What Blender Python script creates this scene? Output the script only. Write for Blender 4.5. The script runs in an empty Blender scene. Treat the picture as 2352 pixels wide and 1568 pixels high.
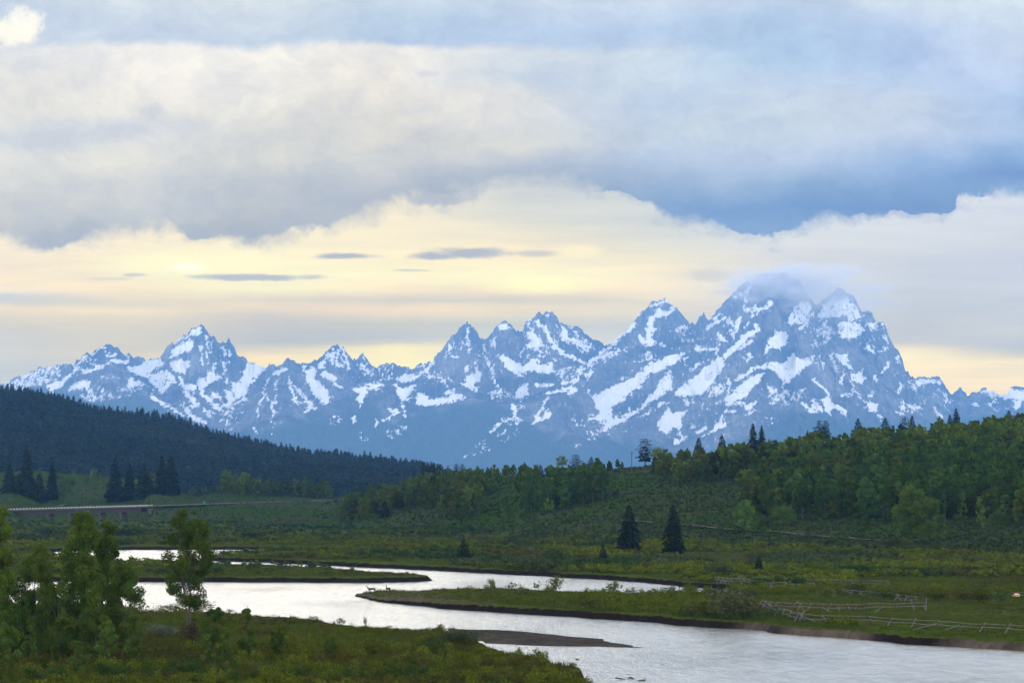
import bpy, math, random
import numpy as np
rng = np.random.default_rng(7)
random.seed(7)
SC = bpy.context.scene
COL = SC.collection

# ------------------------------------------------------------------ survey frame
# the place was surveyed from the lookout: x/6670 = tangent of bearing, y/6670 = tangent of elevation
F, CX, HY, EYE = 6670.0, 1176.0, 1125.5, 20.0
def P2(px, py, z=1.0):                      # a surveyed sight line cut with the level z
    d = (EYE - z) * F / (py - HY)
    return ((px - CX) / F * d, d)
def at(px, py, d):                          # a sight line cut at distance d
    return ((px - CX) / F * d, d, EYE + (HY - py) / F * d)

# ------------------------------------------------------------------ noise
def _h(ix, iy, s):
    n = (ix.astype(np.int64) * 374761393 + iy.astype(np.int64) * 668265263 + s * 1274126177) & 0xFFFFFFFF
    n = ((n ^ (n >> 13)) * 1274126177) & 0xFFFFFFFF
    return ((n ^ (n >> 16)) & 0xFFFF) / 65535.0
def vn(x, y, s=0):
    x = np.asarray(x, float); y = np.asarray(y, float)
    ix = np.floor(x); iy = np.floor(y); fx = x - ix; fy = y - iy
    ix = ix.astype(np.int64); iy = iy.astype(np.int64)
    fx = fx * fx * fx * (fx * (fx * 6 - 15) + 10); fy = fy * fy * fy * (fy * (fy * 6 - 15) + 10)
    a = _h(ix, iy, s); b = _h(ix + 1, iy, s); c = _h(ix, iy + 1, s); d = _h(ix + 1, iy + 1, s)
    return (a + (b - a) * fx) * (1 - fy) + (c + (d - c) * fx) * fy
def fbm(x, y, o=4, s=0, g=.5):
    t = 0; a = 1; n = 0
    for i in range(o):
        t = t + a * vn(x * 2 ** i + 17.3 * i, y * 2 ** i - 9.1 * i, s + i); n += a; a *= g
    return t / n
def ridged(x, y, o=4, s=0, g=.5):
    t = 0; a = 1; n = 0
    for i in range(o):
        t = t + a * (1 - np.abs(2 * vn(x * 2 ** i + 5.3 * i, y * 2 ** i + 3.1 * i, s + i) - 1)); n += a; a *= g
    return t / n
def sst(a, b, x):
    t = np.clip((x - a) / (b - a), 0, 1); return t * t * (3 - 2 * t)

# ------------------------------------------------------------------ mesh helpers
def mesh_np(name, V, Fc, mat=None, smooth=False, attrs=None):
    V = np.asarray(V, np.float32); Fc = np.asarray(Fc, np.int32)
    k = Fc.shape[1]; me = bpy.data.meshes.new(name)
    me.vertices.add(len(V)); me.vertices.foreach_set('co', V.ravel())
    me.loops.add(Fc.size); me.loops.foreach_set('vertex_index', Fc.ravel())
    me.polygons.add(len(Fc)); me.polygons.foreach_set('loop_start', np.arange(0, Fc.size, k, dtype=np.int32))
    me.polygons.foreach_set('loop_total', np.full(len(Fc), k, np.int32))
    me.polygons.foreach_set('use_smooth', np.full(len(Fc), smooth, bool))
    me.update(calc_edges=True)
    for n, arr in (attrs or {}).items():
        arr = np.asarray(arr, np.float32)
        if arr.ndim == 1:
            at_ = me.attributes.new(n, 'FLOAT', 'POINT'); at_.data.foreach_set('value', arr)
        else:
            at_ = me.attributes.new(n, 'FLOAT_COLOR', 'POINT')
            if arr.shape[1] == 3: arr = np.hstack([arr, np.ones((len(arr), 1), np.float32)])
            at_.data.foreach_set('color', np.ascontiguousarray(arr).ravel())
    if mat: me.materials.append(mat)
    return me
def link(name, me, parent=None, loc=None):
    o = bpy.data.objects.new(name, me); COL.objects.link(o)
    if parent is not None: o.parent = parent
    if loc is not None: o.location = loc
    return o
def tag(o, label=None, cat=None, group=None, kind=None):
    if label: o['label'] = label
    if cat: o['category'] = cat
    if group: o['group'] = group
    if kind: o['kind'] = kind
    return o
def thing(name, label, cat, loc=(0, 0, 0), rz=0, group=None, s=1):
    o = bpy.data.objects.new(name, None); COL.objects.link(o); o.location = loc; o.rotation_euler = (0, 0, rz)
    o.empty_display_size = .2
    o.scale = (s, s, s) if not isinstance(s, tuple) else s
    return tag(o, label, cat, group)
def dup(root, loc, rz, s, label=None, group=None):
    r = root.copy(); COL.objects.link(r); r.location = loc; r.rotation_euler = (0, 0, rz)
    r.scale = (s, s, s) if not isinstance(s, tuple) else s
    if label: r['label'] = label
    if group: r['group'] = group
    for ch in root.children:
        c = ch.copy(); COL.objects.link(c); c.parent = r
    return r
class MB:                                    # collects solid pieces into one mesh
    def __init__(s): s.v = []; s.f = []
    def tube(s, pts, rad, n=7, cap=True):
        pts = [np.array(p, float) for p in pts]; b0 = len(s.v); m = len(pts)
        for i, p in enumerate(pts):
            t = pts[min(i + 1, m - 1)] - pts[max(i - 1, 0)]; t /= (np.linalg.norm(t) + 1e-9)
            a = np.cross(t, (0, 0, 1.0));
            if np.linalg.norm(a) < .05: a = np.cross(t, (0, 1.0, 0))
            a /= np.linalg.norm(a); b = np.cross(t, a); r = rad[i] if hasattr(rad, '__len__') else rad
            for k in range(n):
                q = 2 * math.pi * k / n; s.v.append(tuple(p + r * (math.cos(q) * a + math.sin(q) * b)))
        for i in range(m - 1):
            for k in range(n):
                k2 = (k + 1) % n; s.f.append((b0 + i * n + k, b0 + i * n + k2, b0 + (i + 1) * n + k2, b0 + (i + 1) * n + k))
        if cap: s.f.append(tuple(b0 + k for k in range(n))[::-1]); s.f.append(tuple(b0 + (m - 1) * n + k for k in range(n)))
        return s
    def box(s, c, d, rz=0, tilt=0):
        b0 = len(s.v); ca, sa = math.cos(rz), math.sin(rz)
        for z in (-1, 1):
            for x, y in ((-1, -1), (1, -1), (1, 1), (-1, 1)):
                X, Y, Z = x * d[0] / 2, y * d[1] / 2, z * d[2] / 2 + x * tilt * d[0] / 2
                s.v.append((c[0] + X * ca - Y * sa, c[1] + X * sa + Y * ca, c[2] + Z))
        for q in ((0, 3, 2, 1), (4, 5, 6, 7), (0, 1, 5, 4), (1, 2, 6, 5), (2, 3, 7, 6), (3, 0, 4, 7)): s.f.append(tuple(b0 + i for i in q))
        return s
    def build(s, name, mat, parent=None, smooth=False):
        me = bpy.data.meshes.new(name); me.from_pydata(s.v, [], s.f); me.materials.append(mat)
        if smooth:
            for p in me.polygons: p.use_smooth = True
        return link(name, me, parent)

# ------------------------------------------------------------------ materials
def lin(c): return tuple((v / 255 / 12.92) if v / 255 <= .04045 else ((v / 255 + .055) / 1.055) ** 2.4 for v in c)
class NT:
    def __init__(s, tree): s.t = tree; s.n = tree.nodes; s.l = tree.links
    def new(s, t, **kw):
        n = s.n.new(t)
        for k, v in kw.items(): setattr(n, k, v)
        return n
    def put(s, sock, v):
        if hasattr(v, 'is_output') or isinstance(v, bpy.types.NodeSocket): s.l.new(v, sock)
        else:
            if hasattr(sock.default_value, '__len__') and not hasattr(v, '__len__'): v = [v] * len(sock.default_value)
            if hasattr(v, '__len__') and len(sock.default_value) == 4 and len(v) == 3: v = tuple(v) + (1,)
            sock.default_value = v
    def m(s, op, a, b=None, c=None, clamp=False):
        n = s.new('ShaderNodeMath', operation=op, use_clamp=clamp); s.put(n.inputs[0], a)
        if b is not None: s.put(n.inputs[1], b)
        if c is not None: s.put(n.inputs[2], c)
        return n.outputs[0]
    def mr(s, v, a, b, c=0., d=1., smooth=False):
        n = s.new('ShaderNodeMapRange', interpolation_type='SMOOTHSTEP' if smooth else 'LINEAR')
        for i, q in enumerate((v, a, b, c, d)): s.put(n.inputs[i], q)
        return n.outputs[0]
    def mix(s, f, a, b, op='MIX'):
        n = s.new('ShaderNodeMix', data_type='RGBA', blend_type=op, clamp_factor=True)
        s.put(n.inputs[0], f); s.put(n.inputs[6], a); s.put(n.inputs[7], b); return n.outputs[2]
    def noise(s, vec, sc, det=4, rough=.5, out=0, dist=0):
        n = s.new('ShaderNodeTexNoise'); s.put(n.inputs['Vector'], vec); n.inputs['Scale'].default_value = sc
        n.inputs['Detail'].default_value = det; n.inputs['Roughness'].default_value = rough; n.inputs['Distortion'].default_value = dist
        return n.outputs[out]
    def comb(s, x, y, z=0.):
        n = s.new('ShaderNodeCombineXYZ'); s.put(n.inputs[0], x); s.put(n.inputs[1], y); s.put(n.inputs[2], z); return n.outputs[0]
    def sep(s, v):
        n = s.new('ShaderNodeSeparateXYZ'); s.put(n.inputs[0], v); return n.outputs
    def ramp(s, f, stops):
        n = s.new('ShaderNodeValToRGB'); s.put(n.inputs[0], f); e = n.color_ramp.elements
        while len(e) > 1: e.remove(e[-1])
        for i, (p, c) in enumerate(stops):
            q = e[0] if i == 0 else e.new(p)
            q.position = p; q.color = tuple(c) + (1,)
        return n.outputs[0]
    def attr(s, name): n = s.new('ShaderNodeAttribute', attribute_name=name); return n.outputs
def mat(name):
    m = bpy.data.materials.new(name); m.use_nodes = True; m.node_tree.nodes.clear(); t = NT(m.node_tree)
    t.out = t.new('ShaderNodeOutputMaterial'); return m, t
def prin(t, col, rough=.8, spec=.2, normal=None):
    b = t.new('ShaderNodeBsdfPrincipled'); t.put(b.inputs['Base Color'], col); t.put(b.inputs['Roughness'], rough)
    b.inputs['Specular IOR Level'].default_value = spec
    if normal is not None: t.l.new(normal, b.inputs['Normal'])
    t.l.new(b.outputs[0], t.out.inputs[0]); return b
def bump(t, h, st, dist):
    n = t.new('ShaderNodeBump'); n.inputs['Strength'].default_value = st; n.inputs['Distance'].default_value = dist
    t.l.new(h, n.inputs['Height']); return n.outputs[0]
def simple(name, col, rough=.8, spec=.2, nsc=3., var=.35, metal=0):
    m, t = mat(name); g = t.new('ShaderNodeTexCoord').outputs['Object']
    n = t.noise(g, nsc, 5, .65); f = t.mr(n, .3, .7, 1 - var, 1 + var)
    c = t.mix(1., tuple(col), t.comb(f, f, f), 'MULTIPLY'); b = prin(t, c, rough, spec, bump(t, n, .4, .02))
    b.inputs['Metallic'].default_value = metal; return m
def leafmat(name, trans=.3, var=.25):
    m, t = mat(name); a = t.attr('col'); oi = t.new('ShaderNodeObjectInfo')
    f = t.mr(oi.outputs['Random'], 0., 1., 1 - var, 1 + var)
    c = t.mix(1., a[0], t.comb(f, f, t.m('MULTIPLY', f, .95)), 'MULTIPLY')
    d = t.new('ShaderNodeBsdfDiffuse'); t.put(d.inputs[0], c)
    tr = t.new('ShaderNodeBsdfTranslucent'); t.put(tr.inputs[0], t.mix(1., c, (1.1, 1.2, .6, 1), 'MULTIPLY'))
    mx = t.new('ShaderNodeMixShader'); mx.inputs[0].default_value = trans
    t.l.new(d.outputs[0], mx.inputs[1]); t.l.new(tr.outputs[0], mx.inputs[2]); t.l.new(mx.outputs[0], t.out.inputs[0])
    return m
M_leaf = leafmat('leaf_green'); M_leafstuff = leafmat('leaf_mass', .3, 0); M_needle = leafmat('needle_dark', .08, .2)
M_needlestuff = leafmat('needle_mass', .05, 0)
M_barkd = simple('bark_dark', (.045, .038, .032)); M_barkp = simple('bark_pale', (.060, .060, .052), nsc=2)
M_log = simple('weathered_log', (.095, .090, .088), .85, nsc=6, var=.5); M_logd = simple('log_end_dark', (.030, .026, .025), nsc=6)
M_steel = simple('painted_steel_brown', (.014, .011, .014), .6); M_conc = simple('concrete', (.045, .042, .042)); M_rail = simple('rail_concrete', (.25, .25, .26), .7)
M_pole = simple('pole_wood', (.06, .05, .045)); M_wet = simple('wet_driftwood', (.03, .025, .022), .5)
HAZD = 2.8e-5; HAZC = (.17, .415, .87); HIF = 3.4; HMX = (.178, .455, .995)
FILLR = (1.7, 3.4); FILLB = (2.2, .5); FILLC = (1.0, .97, .93)
def comp(c, y, k=1.0):
    L = min(33200., 2490. / max((1125.5 - y) / 6670., 1e-3)); T = math.exp(-HAZD * L)
    return tuple(max(.03, (v - HMX[i] * (1 - T)) / T) for i, v in enumerate(lin(c)))
# ------------------------------------------------------------------ camera
cam = bpy.data.cameras.new('camera'); co = bpy.data.objects.new('camera', cam); COL.objects.link(co)
co.location = (0, 0, EYE); co.rotation_euler = (math.radians(90), 0, 0)
cam.sensor_width = 36; cam.lens = 36 * F / 2352; cam.shift_y = (HY - 784) / 2352
cam.clip_start = 1; cam.clip_end = 90000; SC.camera = co

# ------------------------------------------------------------------ sky (world): deck of cloud, open warm band below it
W = bpy.data.worlds.new('World'); SC.world = W; W.use_nodes = True; W.node_tree.nodes.clear(); t = NT(W.node_tree)
wo = t.new('ShaderNodeOutputWorld'); bg = t.new('ShaderNodeBackground'); t.l.new(bg.outputs[0], wo.inputs[0])
dirv = t.new('ShaderNodeTexCoord').outputs['Generated']; sx, sy, sz = t.sep(dirv)
yy = t.m('MAXIMUM', sy, .3)
X0 = t.m('MULTIPLY_ADD', t.m('DIVIDE', sx, yy), F, CX); Y0 = t.m('MULTIPLY_ADD', t.m('DIVIDE', sz, yy), -F, HY)
cv = t.comb(t.m('DIVIDE', X0, 1000.), t.m('DIVIDE', Y0, 1000.))
# warps: broad billows and fine shreds
wb = t.sep(t.noise(cv, 3.2, 3, .5, out=1)); wf = t.sep(t.noise(cv, 14., 5, .62, out=1))
def off(n, k): return t.m('MULTIPLY', t.m('SUBTRACT', n, .5), k)
X1 = t.m('ADD', X0, t.m('ADD', off(wb[0], 170.), off(wf[0], 60.))); Y1 = t.m('ADD', Y0, t.m('ADD', off(wb[1], 95.), off(wf[1], 34.)))
st = t.sep(t.noise(t.comb(t.m('DIVIDE', X0, 2600.), t.m('DIVIDE', Y0, 420.)), 4., 5, .6, out=1))
X2 = t.m('ADD', X0, off(st[0], 200.)); Y2 = t.m('ADD', Y0, t.m('ADD', off(st[1], 34.), off(wf[1], 8.)))
HB = (0.0, 0.0, 0.0)
def C(c, g=1.0):
    l = lin(c); return tuple(max(0., v * g) for v in l)
XS = [0, 300, 600, 900, 1200, 1500, 1800, 2100, 2352]
DECK = [
 [(-700,(205,214,226)),(-200,(215,222,230)),(0,(203,215,230)),(60,(202,213,230)),(95,(210,218,228)),(135,(228,228,226)),(200,(226,225,220)),(260,(230,228,221)),(310,(208,214,222)),(360,(226,226,222)),(440,(212,213,213)),(500,(201,204,208)),(540,(184,191,203)),(570,(176,185,201))],
 [(-700,(200,210,226)),(-200,(214,221,228)),(0,(212,221,230)),(55,(200,212,228)),(95,(199,212,228)),(116,(246,242,236)),(200,(241,236,230)),(240,(236,232,224)),(285,(216,219,224)),(330,(220,220,219)),(380,(222,222,217)),(440,(206,209,213)),(500,(194,200,208)),(540,(178,187,202))],
 [(-700,(200,210,226)),(-200,(214,221,228)),(0,(214,222,230)),(60,(204,215,228)),(95,(198,212,228)),(116,(244,240,232)),(200,(234,231,226)),(260,(228,226,220)),(320,(215,215,213)),(380,(211,213,212)),(420,(194,199,207)),(480,(184,191,203)),(540,(168,180,198))],
 [(-700,(196,208,226)),(-200,(206,216,228)),(0,(203,217,230)),(60,(184,204,226)),(108,(177,198,224)),(124,(240,236,230)),(200,(236,230,222)),(240,(228,224,217)),(300,(216,214,211)),(360,(208,210,211)),(420,(184,191,204)),(460,(174,184,200)),(500,(186,193,203))],
 [(-700,(190,204,226)),(-200,(202,214,230)),(0,(205,218,234)),(60,(186,205,230)),(95,(182,202,228)),(120,(214,221,228)),(180,(205,216,228)),(220,(223,223,223)),(280,(212,214,217)),(330,(214,215,213)),(370,(192,200,212)),(400,(168,181,201)),(440,(164,179,200))],
 [(-700,(186,202,226)),(-200,(200,213,232)),(0,(204,216,234)),(60,(182,203,230)),(100,(190,208,231)),(122,(206,219,232)),(180,(200,214,230)),(240,(188,205,228)),(300,(197,211,226)),(360,(178,197,224)),(420,(156,180,212)),(480,(134,166,209))],
 [(-700,(186,202,226)),(-200,(196,211,232)),(0,(196,212,234)),(60,(180,204,230)),(130,(171,199,228)),(200,(192,208,230)),(260,(207,219,231)),(320,(200,214,230)),(380,(184,202,228)),(430,(146,177,214)),(480,(124,161,209)),(530,(136,169,211))],
 [(-700,(186,202,226)),(-200,(206,218,234)),(0,(210,222,234)),(60,(186,204,234)),(130,(181,201,234)),(200,(186,205,232)),(260,(206,217,232)),(320,(196,210,232)),(380,(152,182,223)),(430,(132,166,211)),(480,(117,153,204))],
 [(-700,(190,206,226)),(-200,(212,222,234)),(0,(218,230,240)),(60,(208,222,236)),(130,(196,210,234)),(200,(181,201,234)),(260,(168,195,230)),(320,(171,196,230)),(370,(142,176,221)),(410,(116,152,206)),(440,(138,171,214))]]
OPEN = [
 [(540,(250,240,220)),(600,(249,234,212)),(640,(250,232,208)),(664,(251,238,216)),(678,(204,211,220)),(692,(211,212,214)),(706,(244,228,200)),(725,(224,217,204)),(760,(214,213,212)),(820,(206,212,218)),(900,(202,212,222))],
 [(520,(251,238,214)),(570,(253,240,212)),(610,(254,243,208)),(650,(252,234,206)),(680,(236,224,204)),(696,(224,216,200)),(712,(238,226,200)),(730,(221,215,203)),(800,(210,208,206)),(850,(208,210,213))],
 [(500,(252,240,216)),(560,(253,242,212)),(620,(255,247,210)),(664,(254,248,211)),(686,(224,216,202)),(700,(240,224,200)),(722,(216,211,200)),(742,(202,203,203)),(782,(193,199,208)),(800,(214,212,205)),(816,(250,232,202)),(850,(255,240,205))],
 [(460,(250,238,214)),(520,(253,240,212)),(580,(254,241,210)),(630,(255,246,210)),(668,(253,236,204)),(688,(206,206,202)),(710,(250,229,199)),(726,(230,219,200)),(745,(203,206,206)),(776,(194,201,210)),(790,(216,214,206)),(800,(255,244,205)),(850,(255,250,210))],
 [(430,(206,211,214)),(490,(218,219,214)),(530,(228,224,211)),(560,(247,234,209)),(590,(253,238,208)),(640,(255,251,209)),(668,(248,230,201)),(690,(214,211,200)),(706,(236,224,200)),(722,(222,219,208)),(745,(196,203,210)),(765,(208,215,221)),(800,(224,224,224))],
 [(480,(212,217,220)),(545,(217,219,216)),(595,(236,230,212)),(620,(252,239,211)),(656,(250,236,212)),(690,(236,226,212)),(720,(227,221,213)),(752,(206,212,219)),(800,(212,216,220))],
 [(520,(216,222,230)),(600,(219,221,226)),(700,(214,218,224)),(760,(208,214,220)),(850,(206,212,220))],
 [(480,(223,227,234)),(560,(214,219,228)),(620,(206,212,224)),(700,(199,207,219)),(760,(195,203,215)),(788,(200,206,216)),(800,(232,224,212)),(815,(253,242,214)),(860,(254,238,214))],
 [(440,(217,225,236)),(520,(212,218,230)),(600,(206,212,226)),(700,(203,210,222)),(770,(202,208,218)),(800,(194,204,217)),(816,(216,213,210)),(830,(252,238,212)),(880,(252,236,215))]]
YA, YB = -800., 1000.
def field(cols, X, Y, gain):
    f = t.m('DIVIDE', t.m('SUBTRACT', Y, YA), YB - YA); c = None
    for i, st_ in enumerate(cols):
        r = t.ramp(f, [((p - YA) / (YB - YA), gain(q, p)) for p, q in st_])
        c = r if c is None else t.mix(t.mr(X, float(XS[i - 1]), float(XS[i]), smooth=False), c, r)
    return c
gain_deck = gain_open = comp
deck = field(DECK, X1, Y1, gain_deck); opn = field(OPEN, X2, Y2, gain_open)
# billow modelling inside the deck
bl = t.noise(t.comb(t.m('DIVIDE', X1, 900.), t.m('DIVIDE', Y1, 560.)), 5., 9, .62, dist=.3)
bl3 = t.noise(t.comb(t.m('DIVIDE', X1, 1000.), t.m('DIVIDE', Y1, 700.)), 19., 7, .62, dist=.4)
k = t.m('MULTIPLY', t.mr(bl, .3, .7, .83, 1.12), t.mr(bl3, .3, .7, .945, 1.05)); deck = t.mix(1., deck, t.comb(k, k, t.m('ADD', t.m('MULTIPLY', k, .8), .2)), 'MULTIPLY')
bl2 = t.noise(t.comb(t.m('DIVIDE', X0, 2400.), t.m('DIVIDE', Y0, 260.)), 5., 6, .6)
k = t.mr(bl2, .3, .7, .88, 1.06); opn = t.mix(1., opn, t.comb(k, k, k), 'MULTIPLY')
# lower edge of the deck
B1 = [(-400,560),(0,545),(60,560),(120,567),(190,556),(250,543),(290,528),(370,512),(420,535),(450,550),(520,553),(600,557),(660,548),(700,528),(760,508),(850,492),(900,468),(950,455),(1000,458),(1060,440),(1150,410),(1250,413),(1350,418),(1420,440),(1500,478),(1560,508),(1650,526),(1750,540),(1800,528),(1900,500),(2000,492),(2150,492),(2185,486),(2195,458),(2280,446),(2352,436),(2800,400)]
fc = t.new('ShaderNodeFloatCurve'); cu = fc.mapping.curves[0]
pts = [((x + 400) / 3200, y / 1000) for x, y in B1]
while len(cu.points) > 2: cu.points.remove(cu.points[-1])
cu.points[0].location = pts[0]; cu.points[1].location = pts[-1]
for p in pts[1:-1]: cu.points.new(*p)
for p in cu.points: p.handle_type = 'AUTO'
fc.mapping.update()
xe = t.m('ADD', X0, off(wf[0], 50.))
t.l.new(t.m('DIVIDE', t.m('ADD', xe, 400.), 3200., clamp=True), fc.inputs['Value'])
edge = t.m('MULTIPLY', fc.outputs[0], 1000.)
sh = t.noise(cv, 19., 7, .62); sh2 = t.noise(cv, 7., 4, .55)
Ye = t.m('ADD', Y0, t.m('ADD', off(sh, 58.), off(sh2, 88.)))
sw = t.mr(t.noise(cv, 5.5, 3, .5), .38, .62, 4., 34.); de = t.m('SUBTRACT', edge, Ye); mk = t.mr(de, t.m('MULTIPLY', sw, -1.), sw, smooth=True)
fr2 = t.mr(t.m('ADD', t.m('ADD', de, 26.), off(t.noise(t.comb(t.m('DIVIDE', X0, 800.), t.m('DIVIDE', Y0, 500.)), 9., 6, .6), 170.)), -6., 50., 0., .5, smooth=True); mk = t.m('MAXIMUM', mk, fr2)
sky = t.mix(mk, opn, deck)
def blob(sky, x, y, rx, ry, c, lo=.55, hi=1., nz=.9, ns=None, amt=1., g=None):
    dx = t.m('DIVIDE', t.m('SUBTRACT', X0, float(x)), float(rx)); dy = t.m('DIVIDE', t.m('SUBTRACT', Y0, float(y)), float(ry))
    d = t.m('SQRT', t.m('ADD', t.m('MULTIPLY', dx, dx), t.m('MULTIPLY', dy, dy)))
    d = t.m('ADD', d, off(ns if ns is not None else sh, nz))
    return t.mix(t.mr(d, lo, hi, amt, 0., smooth=True), sky, (g or gain_open)(c, y))
sh3 = t.noise(t.comb(t.m('DIVIDE', X0, 1000.), t.m('DIVIDE', Y0, 330.)), 9., 5, .6)
sky = blob(sky, 430, 612, 210, 50, (255, 252, 214), .0, 1.3, .5, sh3, .75)
sky = blob(sky, 432, 613, 52, 12, (255, 255, 238), .1, 1.3, .4, sh3, .95)
sky = blob(sky, 1240, 655, 150, 24, (255, 253, 208), .2, 1.2, .8, sh3, .85)
sky = blob(sky, 1320, 578, 70, 22, (255, 244, 208), .3, 1.2, 1., sh3, .7)
for b in ((797,588,78,9,1.),(1010,589,78,10,1.),(1085,580,110,15,1.),(570,637,170,9,.9),(312,631,34,5,.6),(950,621,50,3,.5),(250,640,60,5,.3),(1620,628,60,22,.35),(1240,583,60,10,.6)):
    sky = blob(sky, b[0], b[1], b[2], b[3], (180, 188, 202), .35, 1.15, 1.9, sh3, b[4])
sky = blob(sky, 1000, 458, 80, 16, (182, 190, 203), .5, 1.1, 1.6, sh, .9)
for b in ((110,322,110,34,.8),(260,300,90,32,.75),(352,255,34,30,.7),(60,150,70,30,.4),(980,170,34,12,.5)):
    sky = blob(sky, b[0], b[1], b[2], b[3], (200, 205, 215), .2, 1.15, 1.7, sh, b[4], gain_deck)
sky = blob(sky, 22, 72, 88, 38, (255, 250, 234), .35, 1.15, 2.3, sh, 1., gain_deck)
sky = blob(sky, 55, 48, 50, 38, (255, 252, 238), .3, 1.15, 2.3, sh, .9, gain_deck)
# everything outside this quarter of the sky: the physical sky mixed with a bright fill added to light snow and haze
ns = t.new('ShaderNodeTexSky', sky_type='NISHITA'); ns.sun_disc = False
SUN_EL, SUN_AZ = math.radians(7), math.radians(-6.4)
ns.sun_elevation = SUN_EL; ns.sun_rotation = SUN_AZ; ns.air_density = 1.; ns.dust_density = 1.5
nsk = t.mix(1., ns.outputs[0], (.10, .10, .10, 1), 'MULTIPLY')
ov = t.noise(dirv, 2.6, 5, .55); kk = t.m('MULTIPLY', t.mr(ov, .3, .7, *FILLR), t.mr(sz, .1, .75, FILLB[0], FILLB[1]))
over = t.mix(1., t.comb(kk, kk, kk), FILLC + (1,), 'MULTIPLY'); rest = t.mix(.85, nsk, over)
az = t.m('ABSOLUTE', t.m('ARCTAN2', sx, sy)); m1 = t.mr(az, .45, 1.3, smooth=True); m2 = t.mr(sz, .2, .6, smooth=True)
hi_ = t.mr(Y0, -150., -1500., 1., HIF); sky = t.mix(1., sky, t.comb(hi_, hi_, t.m('MULTIPLY', hi_, 1.0)), 'MULTIPLY')  # unseen sky above the frame, brightened so the river reflects lighter
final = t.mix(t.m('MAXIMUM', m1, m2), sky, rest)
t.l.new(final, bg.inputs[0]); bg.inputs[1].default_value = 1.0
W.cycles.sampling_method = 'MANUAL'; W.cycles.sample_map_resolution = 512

sl = bpy.data.lights.new('sun', 'SUN'); so = bpy.data.objects.new('sun', sl); COL.objects.link(so)
sl.energy = .11; sl.angle = math.radians(12); sl.color = (1, .88, .68)
so.rotation_euler = (math.radians(90) - SUN_EL, 0, math.pi - SUN_AZ)

SC.view_settings.view_transform = 'Standard'; SC.view_settings.look = 'None'; SC.view_settings.gamma = 1; SC.view_settings.exposure = 0
SC.cycles.use_denoising = True; SC.cycles.max_bounces = 4; SC.cycles.diffuse_bounces = 2; SC.cycles.glossy_bounces = 2
SC.cycles.transmission_bounces = 2; SC.cycles.volume_bounces = 1; SC.cycles.transparent_max_bounces = 8

# ------------------------------------------------------------------ air
mb = MB(); mb.box((0, 16600, 1248.5), (26000, 33600, 2503)); m, tt = mat('air')
pv = tt.new('ShaderNodeVolumePrincipled'); pv.inputs['Color'].default_value = HAZC + (1,); pv.inputs['Density'].default_value = HAZD
pv.inputs['Anisotropy'].default_value = 0.0
tt.l.new(pv.outputs[0], tt.out.inputs['Volume']); hz = mb.build('haze', m); tag(hz, kind='stuff')
# ------------------------------------------------------------------ river polygons (z = level the outline was sighted at)
def wp(L, z=0.): return [P2(x, y, z) for x, y in L]
RIVER = (wp([(-420,1333),(0,1335),(290,1336),(600,1337),(830,1338),(960,1336),(1032,1331)]) +
         wp([(1018,1324),(900,1315),(800,1308),(700,1303),(600,1300),(520,1297),(480,1293),(384,1288),(300,1288),(215,1284),(140,1277)], .9) +
         wp([(112,1269),(160,1264),(300,1262),(480,1262),(600,1262),(640,1264)]) +
         wp([(560,1272),(480,1277),(440,1282)], .6) +
         wp([(450,1286),(490,1288),(620,1292),(760,1299),(860,1304),(1000,1310),(1100,1316),(1250,1324),(1400,1332),(1500,1340),(1560,1347),(1660,1352)]) +
         wp([(1690,1357),(1540,1359),(1440,1361),(1300,1358),(1180,1352),(1050,1352),(950,1354)], 1.0) + wp([(890,1357),(840,1360)], .35) +
         wp([(806,1368),(850,1380),(920,1388),(1000,1397),(1100,1403),(1200,1410),(1300,1417),(1400,1423),(1500,1432),(1600,1440),(1700,1446),(1800,1455),(1900,1464),(2000,1472),(2100,1480),(2200,1485),(2352,1497),(2900,1540)]) +
         wp([(2900,1900),(1560,1900),(1480,1700)]) +
         wp([(1385,1572),(1345,1534),(1290,1514),(1215,1499),(1165,1494),(1145,1482),(1132,1470),(1060,1452),(1000,1447),(950,1446),(900,1441),(840,1436),(790,1429),(740,1419),(690,1411),(620,1409),(560,1404),(500,1399),(420,1394),(330,1392),(200,1389),(0,1384),(-500,1384)], 1.3))
BAR = wp([(1040,1440),(1120,1446),(1200,1449),(1290,1458),(1360,1465),(1430,1477),(1490,1486),(1440,1485),(1380,1483),(1300,1482),(1230,1480),(1180,1476),(1120,1474),(1050,1465)], .1)
def sdf(poly, x, y):                         # metres, positive inside
    x = np.asarray(x, float); y = np.asarray(y, float)
    d2 = np.full(x.shape, 1e18); ins = np.zeros(x.shape, bool); n = len(poly)
    for i in range(n):
        (ax, ay), (bx, by) = poly[i], poly[(i + 1) % n]; ex, ey = bx - ax, by - ay
        q = np.clip(((x - ax) * ex + (y - ay) * ey) / (ex * ex + ey * ey + 1e-9), 0, 1)
        d2 = np.minimum(d2, (x - ax - q * ex) ** 2 + (y - ay - q * ey) ** 2)
        c = (ay > y) != (by > y)
        with np.errstate(divide='ignore', invalid='ignore'): ins ^= c & (x < ex * (y - ay) / (ey if abs(ey) > 1e-9 else 1e-9) + ax)
    return np.where(ins, 1, -1) * np.sqrt(d2)

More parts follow.
